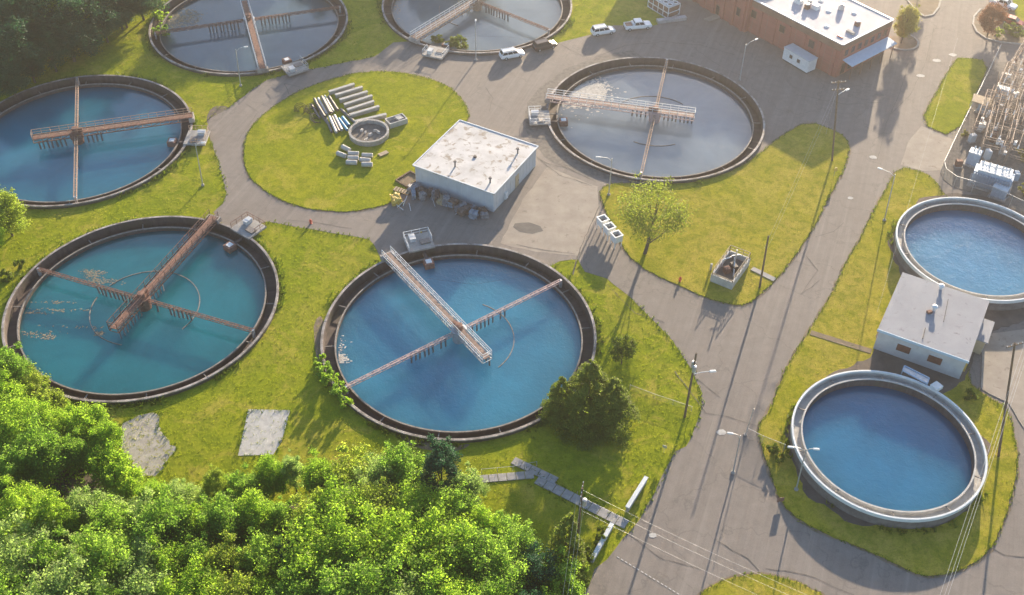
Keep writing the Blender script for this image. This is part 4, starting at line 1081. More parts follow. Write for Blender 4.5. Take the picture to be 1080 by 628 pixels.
transformer('small blue kiosk under the tan roof by the fence', (1029, 118), (1038, 122), 2.0, 1.9, fins=False, bush=0)
for k, (x, y, m) in enumerate([(1010, 176, 'rust'), (1024, 150, 'siding'), (1034, 138, 'white_metal'), (1046, 150, 'rust'), (1056, 162, 'siding'), (1070, 190, 'blue_metal'), (1040, 168, 'white_metal'), (1066, 140, 'siding'), (1058, 84, 'white_metal'), (1074, 120, 'rust')]):
    p = at(x, y, .1); t = thing('switch_cabinet', '%s substation cabinet, %s from the left among the gantries' % ({'rust': 'rusty', 'siding': 'grey', 'white_metal': 'white', 'blue_metal': 'blue'}[m], ORD9[sorted([1010, 1024, 1034, 1046, 1056, 1070, 1040, 1066, 1058, 1074]).index(x)]), 'cabinet', (p.x, p.y, .1), .3 * k, 'cabinets in the substation'); hh = 1.2 + .25 * (k % 4)
    MB().box((0, 0, .1), (1.3, 1.0, .2)).build('plinth', M['grey_concrete'], t); MB().box((0, 0, .2 + hh / 2), (1.1, .8, hh)).build('case', M[m], t, bevel=.03); MB().box((0, -.42, .2 + hh / 2), (.9, .04, hh * .85)).build('door', M[m], t)
a = at(1038, 107, 2.6); o = MB().box((0, 0, 0), (4.2, 2.8, .14)).build('tan_canopy', M['wood_pale'], None, loc=(a.x, a.y, 2.7)); o.rotation_euler = (0, .08, -.4); tag(o, 'ribbed tan canopy over the blue kiosk by the substation fence', 'canopy')
for k, (dx, dy) in enumerate(((-1.9, -1.2), (1.9, -1.2), (1.9, 1.2), (-1.9, 1.2))): MB().bar((dx, dy, 0), (dx, dy, -2.6), .1).build('leg', M['galv'], o)

# ------------------------------------------------------------------ poles and wires
def light_pole(label, base, h, arms, lean=(0, 0), m='galv', r0=.11):
    """arms: list of (direction in degrees, length)"""
    p = at(*base); t = thing('light_pole', label, 'light pole', (p.x, p.y, .03), 0, 'light poles round the yard')
    top = Vector((lean[0], lean[1], h))
    MB().tube((0, 0, 0), top, r0, r0 * .6, 10).build('shaft', M[m], t)
    MB().lathe([(.28, 0), (.28, .25), (.13, .32)], 12).build('base', M['grey_concrete'], t)
    for a, L in arms:
        d = Vector((math.cos(R(a)), math.sin(R(a)), 0)); mb = MB()
        pts = [top - Vector((0, 0, .5)), top + d * L * .4 + Vector((0, 0, .05)), top + d * L + Vector((0, 0, .18))]
        mb.path(pts, .045, 6); ar = mb.build('arm', M[m], t)
        q = pts[-1] + d * .3; hd = MB().box((q.x, q.y, q.z), (.85, .32, .16), R(a), .8).build('lamp_head', M['white_metal'], ar, bevel=.03)
        MB().box((q.x, q.y, q.z - .1), (.5, .24, .05), R(a)).build('lens', M['lamp_lens'], ar)
    return t
light_pole('thin light pole on the grass below the top-left tank', (254, 91), 7.9, [(20, 1.6)], (.3, 0))
light_pole('thin light pole between the two left tanks', (214, 196), 8.5, [(10, 1.0)], (.3, .1))
light_pole('light pole standing in front of the top-centre tank', (502, 64), 8.1, [(90, .6)])
light_pole('light pole at the corner of the tree lawn, by the grey tank', (642, 206), 7.6, [(178, 2.0)], (0, 0))
light_pole('light pole between the grey tank and the brick building', (780, 85), 7.9, [(35, 2.3)], (0, 0))
light_pole('twin-arm light pole against the lower raised tank', (839.5, 517), 8.2, [(175, 1.6), (-5, .9)], (-.3, .1))
light_pole('light pole on the road edge left of the lower raised tank', (773, 499), 7.6, [(170, 1.0)], (-.2, 0))
light_pole('leaning light pole at the grass corner below the substation', (932.5, 233), 9.5, [(150, 2.2)], (-.6, 0))
p = at(786, 459); t = thing('thin_post', 'thin tilted grey post at the road edge by the wire gate', 'post', (p.x, p.y, .03)); MB().tube((0, 0, 0), (.35, .2, 5.2), .07, .05, 8).build('shaft', M['galv'], t); MB().box((0, 0, .1), (.4, .4, .2)).build('foot', M['grey_concrete'], t)
def sag(a, b, s, n=18): return [Vector(a).lerp(Vector(b), k / n) - Vector((0, 0, s * 4 * (k / n) * (1 - k / n))) for k in range(n + 1)]
def utility_pole(label, p, top, arms=((.0, 2.4),), arm_dir=0.0, can=False, lamp=None, r0=.17):
    t = thing('utility_pole', label, 'utility pole', (p.x, p.y, .0), 0, 'wooden utility poles'); top = Vector(top) - Vector((p.x, p.y, 0))
    MB().tube((0, 0, 0), top, r0, r0 * .72, 10).build('shaft', M['wood'], t)
    d = Vector((math.cos(R(arm_dir)), math.sin(R(arm_dir)), 0))
    for dz, L in arms:
        c = top * ((top.z - .35 - dz) / top.z)
        ar = MB().bar(c - d * L / 2, c + d * L / 2, .14, .12).build('crossarm', M['wood'], t)
        for k in (-.46, -.2, .2, .46): q = c + d * L * k; MB().tube(q, q + Vector((0, 0, .22)), .06, .04, 8).build('insulator', M['white_metal'], ar)
    if can:
        for s in ((-1, 1) if can == 2 else (1,)):
            c = top * .80 + d.cross(Vector((0, 0, 1))) * .42 * s; MB().lathe([(.02, -.5), (.28, -.5), (.28, .5), (.02, .55)], 14, c=c).build('transformer_can', M['galv'], t)
    if lamp:
        a, z, L = lamp; e = Vector((math.cos(R(a)), math.sin(R(a)), 0)); c = top * (z / top.z); mb = MB(); mb.path([c, c + e * L * .5 + Vector((0, 0, .25)), c + e * L + Vector((0, 0, .3))], .05, 6); ar = mb.build('lamp_arm', M['white_metal'], t)
        q = c + e * (L + .3) + Vector((0, 0, .3)); MB().box(q, (.9, .34, .18), R(a), .8).build('lamp_head', M['white_metal'], ar)
    return t
pA = at(614, 515, 13.0); pA0 = Vector((pA.x, pA.y, 0))
utility_pole('tall wooden utility pole at the bottom, beside the footpath', pA0, pA, ((0, 2.2), (2.2, 1.6)), 80, can=1)
pB0 = at(801, 304); pB = pB0 + Vector((-.4, .1, 10.4)); utility_pole('bare wooden pole beside the concrete chamber on the tree lawn', pB0, pB, (), 0)
pC0 = at(722, 440); pC = pC0 + Vector((0, 0, 12.6)); utility_pole('wooden pole with white lamp arm at the road bend', pC0, pC, (), 0, can=2, lamp=(8, 8.6, 2.4))
pD0 = at(877.5, 170); pD = pD0 + Vector((-2.2, .6, 16.0)); utility_pole('tall utility pole with lamp in front of the brick building corner', pD0, pD, ((0, 2.6), (1.4, 2.2)), 10, lamp=(35, 13.2, 2.0))
pE0 = at(1053, 482); pE = pE0 + Vector((-3.6, 2.0, 19.5)); utility_pole('leaning utility pole at the right edge beside the lower raised tank', pE0, pE, ((0, 2.4),), 20)
pF0 = Vector((92, 40, 0)); pG0 = Vector((30, 38, 0))
def wires(label, a, b, offs, s, r=.009):
    t = thing('overhead_wires', label, 'wires')
    for o_ in offs:
        o_ = Vector(o_); MB().path(sag(Vector(a) + o_, Vector(b) + o_, s), r, 5).build('wire', M['galv'], t)
    return t
wires('bundle of pale overhead wires crossing the lower right corner past the raised tank', at(1090, 335, 12), at(978, 668, 12), [(0, 0, 0), (.55, .1, 0), (1.0, .3, .2)], .15, .015)
wires('thin overhead wires from the footpath pole across the road', pA - Vector((0, 0, .3)), at(880, 640, 9.5), [(0, 0, 0), (.1, -.9, -.3), (0, -1.7, -1.6)], .5)
wires('thin wires running down beside the footpath pole', pA - Vector((0, 0, .6)), at(590, 690, 10), [(-.5, 0, 0), (0, 0, -.4), (.4, 0, -1)], .2)
wires('thin overhead wires above the tree lawn to the tall corner pole', pD - Vector((0, 0, 1)), at(806, 262, 8.5), [(0, 0, 0), (.5, 0, 0)], .3, .010)
wires('guy wires of the tall pole by the brick building', pD - Vector((0, 0, 3)), at(871, 142, 0), [(0, 0, 0)], .0, .014)
wires('thin overhead wires along the grass strip by the substation', at(1010, 40, 9), at(925, 330, 9), [(0, 0, 0)], .6, .008)

# ------------------------------------------------------------------ yard furniture
def hydrant(label, px, py):
    p = at(px, py); t = thing('hydrant', label, 'hydrant', (p.x, p.y, .02), 0, 'red hydrants'); t.scale = (1.15, 1.15, 1.15)
    MB().lathe([(.19, 0), (.19, .06), (.13, .08), (.13, .55), (.17, .57), (.17, .62), (.12, .74), (.03, .80), (.02, .86)], 14).build('barrel', M['red'], t)
    for s in (-1, 1): MB().tube((s * .1, 0, .42), (s * .24, 0, .42), .06, .06, 8).build('nozzle', M['red'], t)
    return t
hydrant('red hydrant on the road below the round grass island', 328, 236)
hydrant('red hydrant at the edge of the tree lawn', 717, 297)
def sign_post(label, px, py, h, w_, hh, m, rz):
    p = at(px, py); t = thing('sign_post', label, 'sign', (p.x, p.y, .02), rz); MB().tube((0, 0, 0), (0, 0, h), .035, .035, 8).build('post', M['galv'], t)
    MB().box((0, -.05, h - hh / 2), (w_, .03, hh)).build('sign_plate', M[m], t); return t
sign_post('small yellow sign at the top of the tree lawn', 879, 187, 2.0, .7, .7, 'yellow', .3)
sign_post('small square sign on the verge by the lower raised tank', 822, 531, 1.2, .9, .8, 'rust', .2)
sign_post('small grey sign post on the grass by the road bend', 700, 478, 1.6, .6, .5, 'galv', -.4)

# concrete barriers by the footpath
for k, (a, b) in enumerate([((661, 540), (681, 508)), ((624, 594), (645, 557))]):
    a, b = at(*a), at(*b); L = (b - a).length
    t = thing('low_wall', ['low white-topped concrete wall above the footpath end', 'low white-topped concrete wall below the footpath end'][k], 'wall', ((a.x + b.x) / 2, (a.y + b.y) / 2, 0), ang(a, b), 'low walls flanking the footpath')
    MB().box((0, 0, .45), (L, .38, .9)).build('wall_body', M['grey_concrete'], t, bevel=.03)
    MB().box((0, 0, .95), (L + .1, .55, .12)).build('coping', M['white_concrete'], t, bevel=.02)
fence('pipe_handrail', 'thin metal handrail along the footpath', [(508, 500), (541, 497), (566, 492)], 1.0, 2.0, .05, 'handrail', wire=False)
fence('wire_gate', 'thin wire gate and fence across the drive by the lower raised tank', [(787, 460), (803, 468), (826, 477)], 1.6, 2.6, .05, 'gate')
fence('wire_fence', 'low yellowish wire fence across the grass right of the big conifer', [(664, 411), (690, 421), (729, 434)], 1.0, 3.4, .02)
fence('boundary_fence', 'thin fence at the edge of the dark top-left trees', [(68, 40), (98, 25), (125, 10)], 1.2, 4.0, .02, wire=False)

# three hoppers on legs
for k, (px, py) in enumerate([(636, 231), (643, 239), (650.5, 247.5)]):
    p = at(px, py, 2.3); t = thing('hopper', ['open white box on legs nearest the light pole, first of three', 'open white box on legs, middle of the three', 'open white box on legs farthest from the light pole, last of three'][k], 'hopper', (p.x, p.y, .02), .5, 'open boxes on legs at lawn corner'); t.scale = (.82, .82, 1.0)
    mb = MB(); h = .85
    for x, y, sx, sy in ((0, -h, 1.7, .1), (0, h, 1.7, .1), (-h, 0, .1, 1.6), (h, 0, .1, 1.6)): mb.box((x, y, 1.75), (sx, sy, 1.2))
    mb.build('box_sides', M['white_metal'], t)
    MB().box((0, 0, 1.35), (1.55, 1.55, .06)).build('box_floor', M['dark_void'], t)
    mb = MB()
    for x, y, sx, sy in ((0, -h, 2.0, .28), (0, h, 2.0, .28), (-h, 0, .28, 1.42), (h, 0, .28, 1.42)): mb.box((x, y, 2.39), (sx, sy, .08))
    mb.build('box_lip', M['white_metal'], t)
    for x in (-.75, .75):
        for y in (-.75, .75): MB().bar((x, y, 0), (x, y, 1.2), .13).build('leg', M['white_metal'], t)

# concrete chamber with railings
h = 1.5
Q = rect_from(at(751, 289.4, h), at(772.6, 298, h), at(789.4, 272, h)); cen = sum(Q, Vector()) / 4
t = thing('pump_chamber', 'pale concrete chamber with railings and machinery on the tree lawn', 'chamber')
for i in range(4):
    a, b = Q[i], Q[(i + 1) % 4]; c = (a + b) / 2; MB().box((c.x, c.y, h / 2), ((b - a).length + .2, .26, h), ang(a, b)).build('wall', M['pale_concrete'], t)
MB().prism([(p.x, p.y) for p in Q], .1, .5).build('floor', M['gravel'], t)
g = MB(); pts = [tuple(p.lerp(cen, .02)[:2]) for p in Q]; railing(g, [pts[0], pts[3], pts[2], pts[1]], h, 1.15, .04, 1.3); railing(g, [pts[0], pts[1]], h, .25, .04, 1.3); g.build('railing', M['wood_pale'], t)
fr_ = Frame(Q[0], Q[1])
c = cen; MB().box((c.x - .6, c.y - .3, 1.0), (1.0, .9, 1.0), .4).build('pump', M['rust'], t, bevel=.05)
MB().box((c.x + .5, c.y + .2, 1.1), (.8, 1.4, 1.2), .4).build('motor', M['dark_metal'], t, bevel=.05)
mb = MB(); mb.tube((c.x + .6, c.y + .6, .5), (c.x + .6, c.y + .6, 4.3), .12, .10, 10); mb.bar((c.x - .1, c.y + .5, 3.2), (c.x + 1.3, c.y + .8, 3.2), .12); mb.build('mast', M['galv'], t)
mb = MB(); mb.path([(c.x + .3, c.y - 1.5, .6), (c.x + .5, c.y + .2, 1.9), (c.x + .7, c.y + 1.4, 2.0)], .12, 8); mb.build('pipe', M['galv'], t)
mb = MB(); mb.path([(c.x - 1.2, c.y + .9, .6), (c.x - 1.2, c.y + .9, 2.0), (c.x + .2, c.y + 1.6, 2.0)], .10, 8); mb.build('pipe', M['white_metal'], t)
p = at(749.5, 285); MB().tube((p.x, p.y, 0), (p.x, p.y, 1.3), .2, .2, 8).build('bollard', M['pale_concrete'], t)
a, b = at(793, 284), at(817, 296); o = MB().box((0, 0, .06), ((b - a).length, .9, .12)).build('path_slab', M['sidewalk'], None, loc=((a.x + b.x) / 2, (a.y + b.y) / 2, .07)); o.rotation_euler = (0, 0, ang(a, b)); tag(o, 'narrow concrete path strip from the chamber to the road', 'path')
a, b = at(855, 351, .1), at(919, 371, .1); o = MB().box((0, 0, .03), ((b - a).length, 1.0, .08)).build('path_strip', M['dirt'], None, loc=((a.x + b.x) / 2, (a.y + b.y) / 2, .07)); o.rotation_euler = (0, 0, ang(a, b)); o['kind'] = 'structure'
# square pad on the meadow
Q = pp([(262, 432), (306, 433), (297, 466), (288, 480), (251, 481)])
o = MB().prism(Q, -.08, .05).build('concrete_slab', M['pale_concrete']); tag(o, 'bare square concrete slab in the meadow above the trees', 'slab')

# ------------------------------------------------------------------ stored material on the island
def z8(x, y, z=0): return at(300 + x / 5.23, 80 + y / 5.23, z)
ORD = ['first', 'second', 'third', 'fourth', 'fifth', 'sixth', 'seventh', 'eighth', 'ninth', 'tenth']
bm_ = None
for k, (a, b) in enumerate([((245, 88), (385, 43)), ((280, 106), (430, 60)), ((303, 132), (458, 85)), ((328, 158), (484, 108)), ((345, 187), (494, 138)), ((360, 215), (522, 166)), ((388, 252), (562, 210))]):
    a, b = z8(*a, .85), z8(*b, .85); L = (b - a).length; c = (a + b) / 2
    t = thing('concrete_beam', '%s long concrete beam from the far end of the row on the grass island' % ORD[k], 'concrete beam', (c.x, c.y, .09), ang(a, b) + rnd.uniform(-.02, .02), 'concrete beams stored on the island')
    MB().box((0, 0, .72), (L, .62, .2)).build('flange', M['pale_concrete'], t, bevel=.02)
    MB().box((0, .0, .31), (L - .1, .34, .62)).build('web', M['grey_concrete'], t, bevel=.02)
pipes = [((165, 128), (212, 215), 'steel_pipe', .2), ((186, 126), (236, 214), 'white_pipe', .2), ((205, 116), (252, 205), 'steel_pipe', .2), ((222, 112), (270, 196), 'white_pipe', .16), ((245, 114), (294, 190), 'steel_pipe', .2),
         ((228, 232), (262, 312), 'steel_pipe', .18), ((248, 226), (286, 312), 'white_pipe', .18), ((276, 220), (316, 300), 'white_pipe', .2), ((300, 238), (347, 300), 'blue_pipe', .2), ((320, 230), (356, 276), 'blue_pipe', .24), ((312, 186), (402, 270), 'steel_pipe', .2)]
pipes = [(a_, b_, m_, r_ * 1.35) for a_, b_, m_, r_ in pipes] + [((176, 150), (222, 226), 'steel_pipe', .24), ((214, 122), (262, 206), 'steel_pipe', .22), ((150, 160), (196, 236), 'steel_pipe', .2), ((262, 226), (300, 306), 'steel_pipe', .22), ((196, 205), (236, 262), 'steel_pipe', .2)]
PL = ['leftmost dull pipe of the upper pipe bundle on the island', 'pale pipe second from left in the upper pipe bundle', 'dull pipe in the middle of the upper pipe bundle', 'thin pale pipe near right of the upper pipe bundle', 'rightmost dull pipe of the upper pipe bundle, next to the beams',
      'leftmost dull pipe of the lower pipe bundle', 'pale pipe second from left in the lower pipe bundle', 'pale pipe left of the blue pipes in the lower bundle', 'longer blue plastic pipe on the grass island', 'shorter blue plastic pipe nearest the beams', 'long dull pipe lying between beams and blue pipes',
      'dull pipe resting on the left of the upper pipe bundle', 'dull pipe resting on the right of the upper pipe bundle', 'dull pipe at the hose side of the upper pipe bundle', 'dull pipe resting among the lower pipe bundle', 'short dull pipe between the hose coils and lower bundle']
for k, (a, b, m, r_) in enumerate(pipes):
    z = r_ + .10 + (.4 if k in (2, 6, 11, 12, 14) else 0); a, b = z8(*a, z), z8(*b, z); c = (a + b) / 2; L = (b - a).length
    o = MB().lathe([(r_ * .8, -L / 2), (r_, -L / 2), (r_, L / 2), (r_ * .8, L / 2), (r_ * .8, -L / 2)], 14).build('pipe', M[m], None, loc=c); o.rotation_euler = (math.pi / 2, 0, ang(a, b) + math.pi / 2); tag(o, PL[k], 'pipe', 'pipes stored on the island')
for k, (x, y) in enumerate([(92, 190), (150, 195), (168, 248)]):
    c = z8(x, y, .09); mb = MB()
    for j in range(4):
        rr = .55 + .22 * j; n = 22; pts = [(rr * math.cos(q * 2 * math.pi / n), rr * math.sin(q * 2 * math.pi / n), .15 + j * .10 + .22 * math.sin(q * .6 + j)) for q in range(n + 1)]; mb.path(pts, .055, 6)
    o = mb.build('hose_coil', M['black'], None, loc=c); o.rotation_euler = (.5 - .3 * k, .3 * k, 0); tag(o, ['black hose coil farthest left of the pipes', 'black hose coil leaning on the upper pipe bundle', 'black hose coil nearest the camera by the pipes'][k], 'hose', 'hose coils by the pipes')
# round concrete pit with attached box
c = z8(468, 328, .09); t = thing('concrete_ring', 'round concrete pit ring with rubble inside on the island', 'concrete ring', (c.x, c.y, .09))
for k in range(14):
    a0 = k * 2 * math.pi / 14
    mb = MB(); n = 3; vs = []
    for j in range(n + 1):
        th = a0 + (2 * math.pi / 14 - .015) * j / n
        for r_, z in ((3.55, 0), (3.62, 1.0), (3.2, 1.0), (3.2, 0)): vs.append((r_ * math.cos(th), r_ * math.sin(th), z))
    fs = [(j * 4 + i, (j + 1) * 4 + i, (j + 1) * 4 + (i + 1) % 4, j * 4 + (i + 1) % 4) for j in range(n) for i in range(4)] + [(3, 2, 1, 0), (n * 4, n * 4 + 1, n * 4 + 2, n * 4 + 3)]
    mb.add(vs, fs); mb.build('ring_block', M['grey_concrete'], t)
MB().lathe([(3.3, .25), (.02, .32)], 24).build('pit_floor', M['gravel'], t)
for k in range(7):
    a = rnd.uniform(0, 6.28); q = rnd.uniform(.3, 2.5); MB().box((q * math.cos(a), q * math.sin(a), .5), (rnd.uniform(.5, 1.1), rnd.uniform(.3, .6), rnd.uniform(.3, .6)), rnd.uniform(0, 3), .8).build('rubble', M['pale_concrete'], t, bevel=.04)
c = z8(618, 262, .09); t = thing('concrete_box', 'pale concrete trough box beside the round pit ring', 'concrete box', (c.x, c.y, .09), .55)
for x, y, sx, sy in ((0, -.95, 3.6, .2), (0, .95, 3.6, .2), (-1.7, 0, .2, 1.7), (1.7, 0, .2, 1.7)): MB().box((x, y, .5), (sx, sy, 1.0)).build('side', M['pale_concrete'], t)
MB().box((0, 0, .15), (3.2, 1.7, .2)).build('bottom', M['grey_concrete'], t)
MB().box((.7, .2, .8), (1.1, 1.2, .3), .2).build('lid', M['pale_concrete'], t)
CL = ['short concrete cylinder farthest left of the group below the pit ring', 'short concrete cylinder nearest the hose side, back of its group', 'back concrete cylinder of the left stack of three', 'middle concrete cylinder of the left stack of three', 'front concrete cylinder of the left stack of three',
      'back concrete cylinder of the right stack of three', 'middle concrete cylinder of the right stack of three', 'front concrete cylinder of the right stack of three']
for k, (x, y) in enumerate([(315, 437), (340, 403), (381, 431), (379, 456), (370, 480), (457, 441), (445, 467), (456, 491)]):
    c = z8(x, y, .45); L = 1.9; r_ = .42
    o = MB().lathe([(.02, -L / 2), (r_ * .9, -L / 2), (r_, -L / 2 + .06), (r_, L / 2 - .06), (r_ * .9, L / 2), (.02, L / 2)], 16).build('concrete_cylinder', M['pale_concrete'], None, loc=(c.x, c.y, .09 + r_)); o.rotation_euler = (0, math.pi / 2, (-.6 if k < 2 else -.08) + rnd.uniform(-.08, .08)); tag(o, CL[k], 'concrete cylinder', 'concrete cylinders on the island')
c = z8(546, 433, .09); t = thing('timber_stack', 'short stack of pale planks on the grass by the cylinders', 'planks', (c.x, c.y, .09), .7)
for k in range(4): MB().box((0, -.3 + .22 * k, .12), (1.8, .2, .16)).build('plank', M['wood_pale'], t)
c = at(431, 190, .02); t = thing('raised_bed', 'open timber raised bed against the left wall of the flat-roofed building', 'raised bed', (c.x, c.y, .08), .85)
for x, y, sx, sy in ((0, -1.3, 3.6, .25), (0, 1.3, 3.6, .25), (-1.7, 0, .25, 2.35), (1.7, 0, .25, 2.35)): MB().box((x, y, .15), (sx, sy, .3)).build('beam', M['wood'], t)
MB().box((0, 0, .04), (3.2, 2.4, .06)).build('soil_fill', M['dirt'], t)

# junk along the building's front wall
Fj = Frame(at(437.5, 174, H1), at(520.5, 203.5, H1))
def lump(label, name, u, out, z, d, m, seed, cat='scrap'):
    """crumpled bundle: a box with its faces cut up and pushed about"""
    r = random.Random(seed); bm = bmesh.new(); bmesh.ops.create_cube(bm, size=1.0); bmesh.ops.subdivide_edges(bm, edges=bm.edges[:], cuts=3, use_grid_fill=True)
    for v in bm.verts: v.co = Vector((v.co.x * d[0], v.co.y * d[1], (v.co.z + .5) * d[2])) + Vector((r.uniform(-1, 1) * d[0] * .13, r.uniform(-1, 1) * d[1] * .13, r.uniform(-1, 1) * d[2] * .14))
    me = bpy.data.meshes.new(name); bm.to_mesh(me); bm.free(); me.materials.append(M[m]); p = Fj.p(u, z, out); o = link(name, me, None, p); o.rotation_euler = (r.uniform(-.2, .2), r.uniform(-.2, .2), r.uniform(0, 3)); return tag(o, label, cat, 'scrap heaped along the pale building')
JM = ['junk1', 'junk3', 'junk2', 'tarp', 'junk2', 'junk1', 'junk2', 'junk4', 'junk1', 'junk3', 'junk2', 'junk1', 'tarp', 'junk2', 'junk1', 'junk3', 'junk2', 'junk1']
JD = {'junk1': 'crumpled grey metal bundle', 'junk2': 'rusty brown scrap bundle', 'junk3': 'blue-grey crushed drum', 'junk4': 'tan carton', 'tarp': 'torn grey sheet bundle'}
JO = ['first', 'second', 'third', 'fourth', 'fifth', 'sixth', 'seventh', 'eighth', 'ninth', 'tenth', 'eleventh', 'twelfth', 'thirteenth', 'fourteenth', 'fifteenth', 'sixteenth', 'seventeenth', 'eighteenth']
for k, m in enumerate(JM):
    u = .6 + k * (Fj.L - .8) / 17.5; back = k % 2
    lump('%s in the scrap heap, %s from the left along the pale wall' % (JD[m], JO[k]), 'scrap_bundle', u, .9 + back * 1.0 + rnd.uniform(0, 1.3), .02, (rnd.uniform(.8, 1.9), rnd.uniform(.6, 1.4), rnd.uniform(.7, 1.5) * (1 if back else 1.25)), m, 300 + k)
for k in range(5):
    u = 3 + k * 2.5; p = Fj.p(u, .05, 2.6 + .3 * (k % 2)); o = MB().bar((-1, 0, .1), (1, .3, .35 + .3 * (k % 3)), .1).build('loose_bar', M['galv' if k % 2 else 'wood'], None, loc=p); o.rotation_euler = (0, 0, rnd.uniform(0, 3)); tag(o, '%s loose bar lying in front of the scrap heap, %s from the left' % (('grey' if k % 2 else 'brown'), JO[k]), 'bar', 'loose bars before the scrap heap')
c = at(418, 213, .05); lo = lump('faded yellow plastic drum at the left end of the scrap heap', 'yellow_drum', -1, 2, .02, (1.9, 1.5, 1.2), 'yellow', 77, 'drum'); lo.location = c
for k, (x, y) in enumerate([(424, 217), (428, 214), (433, 219), (422, 219)]):
    c = at(x, y, .05); o = MB().bar((-1.0, 0, .1), (1.0, .2, .7 if k < 2 else .15), .09).build('white_bar', M['white_metal'], None, loc=c); o.rotation_euler = (0, 0, .7 + k * .5); tag(o, ['thin white bar leaning by the yellow drum, nearest it', 'thin white bar leaning toward the scrap heap', 'thin white bar flat on the asphalt right of the drum', 'thin white bar flat in front of the yellow drum'][k], 'bar', 'white bars by the yellow drum')
c = at(424, 202, .1); t = thing('pallet', 'pale slatted pallet lying on the grass above the yellow drum', 'pallet', (c.x, c.y, .09), -.45)
for k in range(6): MB().box((-1.3 + k * .52, 0, .2), (.3, 1.0, .07)).build('slat', M['wood_pale'], t)
for y in (-.42, 0, .42): MB().box((0, y, .08), (3.0, .12, .15)).build('runner', M['wood_pale'], t)
c = at(444, 247, .05); o = MB().lathe([(.22, 0), (.2, .5), (.12, .62), (.02, .65)], 12).build('bollard', M['yellow'], None, loc=(c.x, c.y, .02)); tag(o, 'small yellow bollard behind the bright blue tank platform', 'bollard')

# ------------------------------------------------------------------ trees and plants
def leaf_mesh(name, P, N, S, mat, tone, aspect=.62):
    """one diamond-shaped leaf (two triangles as a quad) per point"""
    n = len(P); N = N / np.linalg.norm(N, axis=1, keepdims=True)
    ref = nrs.normal(size=(n, 3)); U = np.cross(N, ref); U /= np.linalg.norm(U, axis=1, keepdims=True); V = np.cross(N, U)
    s = S[:, None]
    droop = N * s * .18
    co = np.stack([P - U * s - droop, P - V * s * aspect, P + U * s - droop, P + V * s * aspect], 1).reshape(-1, 3)
    me = bpy.data.meshes.new(name); me.vertices.add(4 * n); me.vertices.foreach_set('co', co.astype(np.float32).ravel())
    me.loops.add(4 * n); me.loops.foreach_set('vertex_index', np.arange(4 * n, dtype=np.int32))
    me.polygons.add(n); me.polygons.foreach_set('loop_start', np.arange(0, 4 * n, 4, dtype=np.int32)); me.polygons.foreach_set('loop_total', np.full(n, 4, np.int32))
    at_ = me.attributes.new('tone', 'FLOAT', 'POINT'); at_.data.foreach_set('value', np.repeat(tone, 4).astype(np.float32))
    me.update(calc_edges=True); me.validate(); me.materials.append(mat); return me
def rand_dir(n, r): d = r.normal(size=(n, 3)); return d / np.linalg.norm(d, axis=1, keepdims=True)

def broad_crown(seed, h, rad, z0, K, per, leaf, flat=1.2, shell=.45):
    """crown made of many leaf clumps; returns points, normals, sizes, tones and clump centres"""
    r = np.random.RandomState(seed); zc = (h + z0) / 2; hz = (h - z0) / 2
    d = rand_dir(K, r); q = r.uniform(.35, 1.0, K) ** .6
    C = d * q[:, None] * np.array([rad * .78, rad * .78, hz * .80]) + np.array([0, 0, zc])
    # narrower towards the top, so the outline is domed
    f = np.clip((C[:, 2] - z0) / (h - z0), 0, 1); C[:, :2] *= (1.18 - .62 * f)[:, None]
    C += r.normal(size=C.shape) * rad * .07; rc = rad * r.uniform(.12, .31, K)
    ns = max(4, K // 7); sh_ = rand_dir(ns, r) * np.array([rad * .55, rad * .55, 0]); sh_[:, 2] = h - hz * r.uniform(.05, .55, ns) * 1.0 + .2; C = np.concatenate([C, sh_]); rc = np.concatenate([rc, rad * r.uniform(.10, .17, ns)])
    Ps, Ns, Ss, Ts = [], [], [], []
    for c, k in zip(C, rc):
        n = int(per * (k / (rad * .28)) ** 2 * r.uniform(.7, 1.2)); dd = rand_dir(n, r); dd[:, 2] = dd[:, 2] * .8 + .12
        rr = (shell + (1 - shell) * r.uniform(0, 1, n)) * k * (1 + np.clip(.28 * r.normal(size=n), -.5, .9))
        p = c + dd * rr[:, None] * np.array([1, 1, flat]); Ps.append(p)
        Ns.append(dd * .7 + np.array([0, 0, .35]) + r.normal(size=(n, 3)) * .75); Ss.append(leaf * r.uniform(.6, 1.35, n)); Ts.append(np.clip(r.normal(.5, .22, n) + r.uniform(-.25, .25), 0, 1))
    return np.concatenate(Ps), np.concatenate(Ns), np.concatenate(Ss), np.concatenate(Ts), C
def conifer_crown(seed, h, rad, z0, leaf, n):
    r = np.random.RandomState(seed); Ps, Ns = [], []; nb = int(h * 9)
    for k in range(nb):
        f = ((k + r.uniform(0, 1)) / nb); z = z0 + (h - z0) * f; L = rad * (1 - f) ** .66 * r.uniform(.72, 1.12) + .25; a = r.uniform(0, 6.283)
        m = max(6, int(n / nb * (L / rad + .25) * 1.3)); t = r.uniform(.12, 1, m) ** .7
        sp = r.normal(size=m) * .16 * L * t
        p = np.stack([np.cos(a) * L * t - np.sin(a) * sp, np.sin(a) * L * t + np.cos(a) * sp, z - .30 * L * t ** 1.6 + .18 * L * t + r.normal(size=m) * .12], 1); Ps.append(p)
        nn = np.stack([np.cos(a) * .5 + 0 * t, np.sin(a) * .5 + 0 * t, .8 + 0 * t], 1) + r.normal(size=(m, 3)) * .5; Ns.append(nn)
    P = np.concatenate(Ps); m = len(P); return P, np.concatenate(Ns), leaf * r.uniform(.6, 1.4, m), np.clip(r.normal(.5, .28, m), 0, 1), None
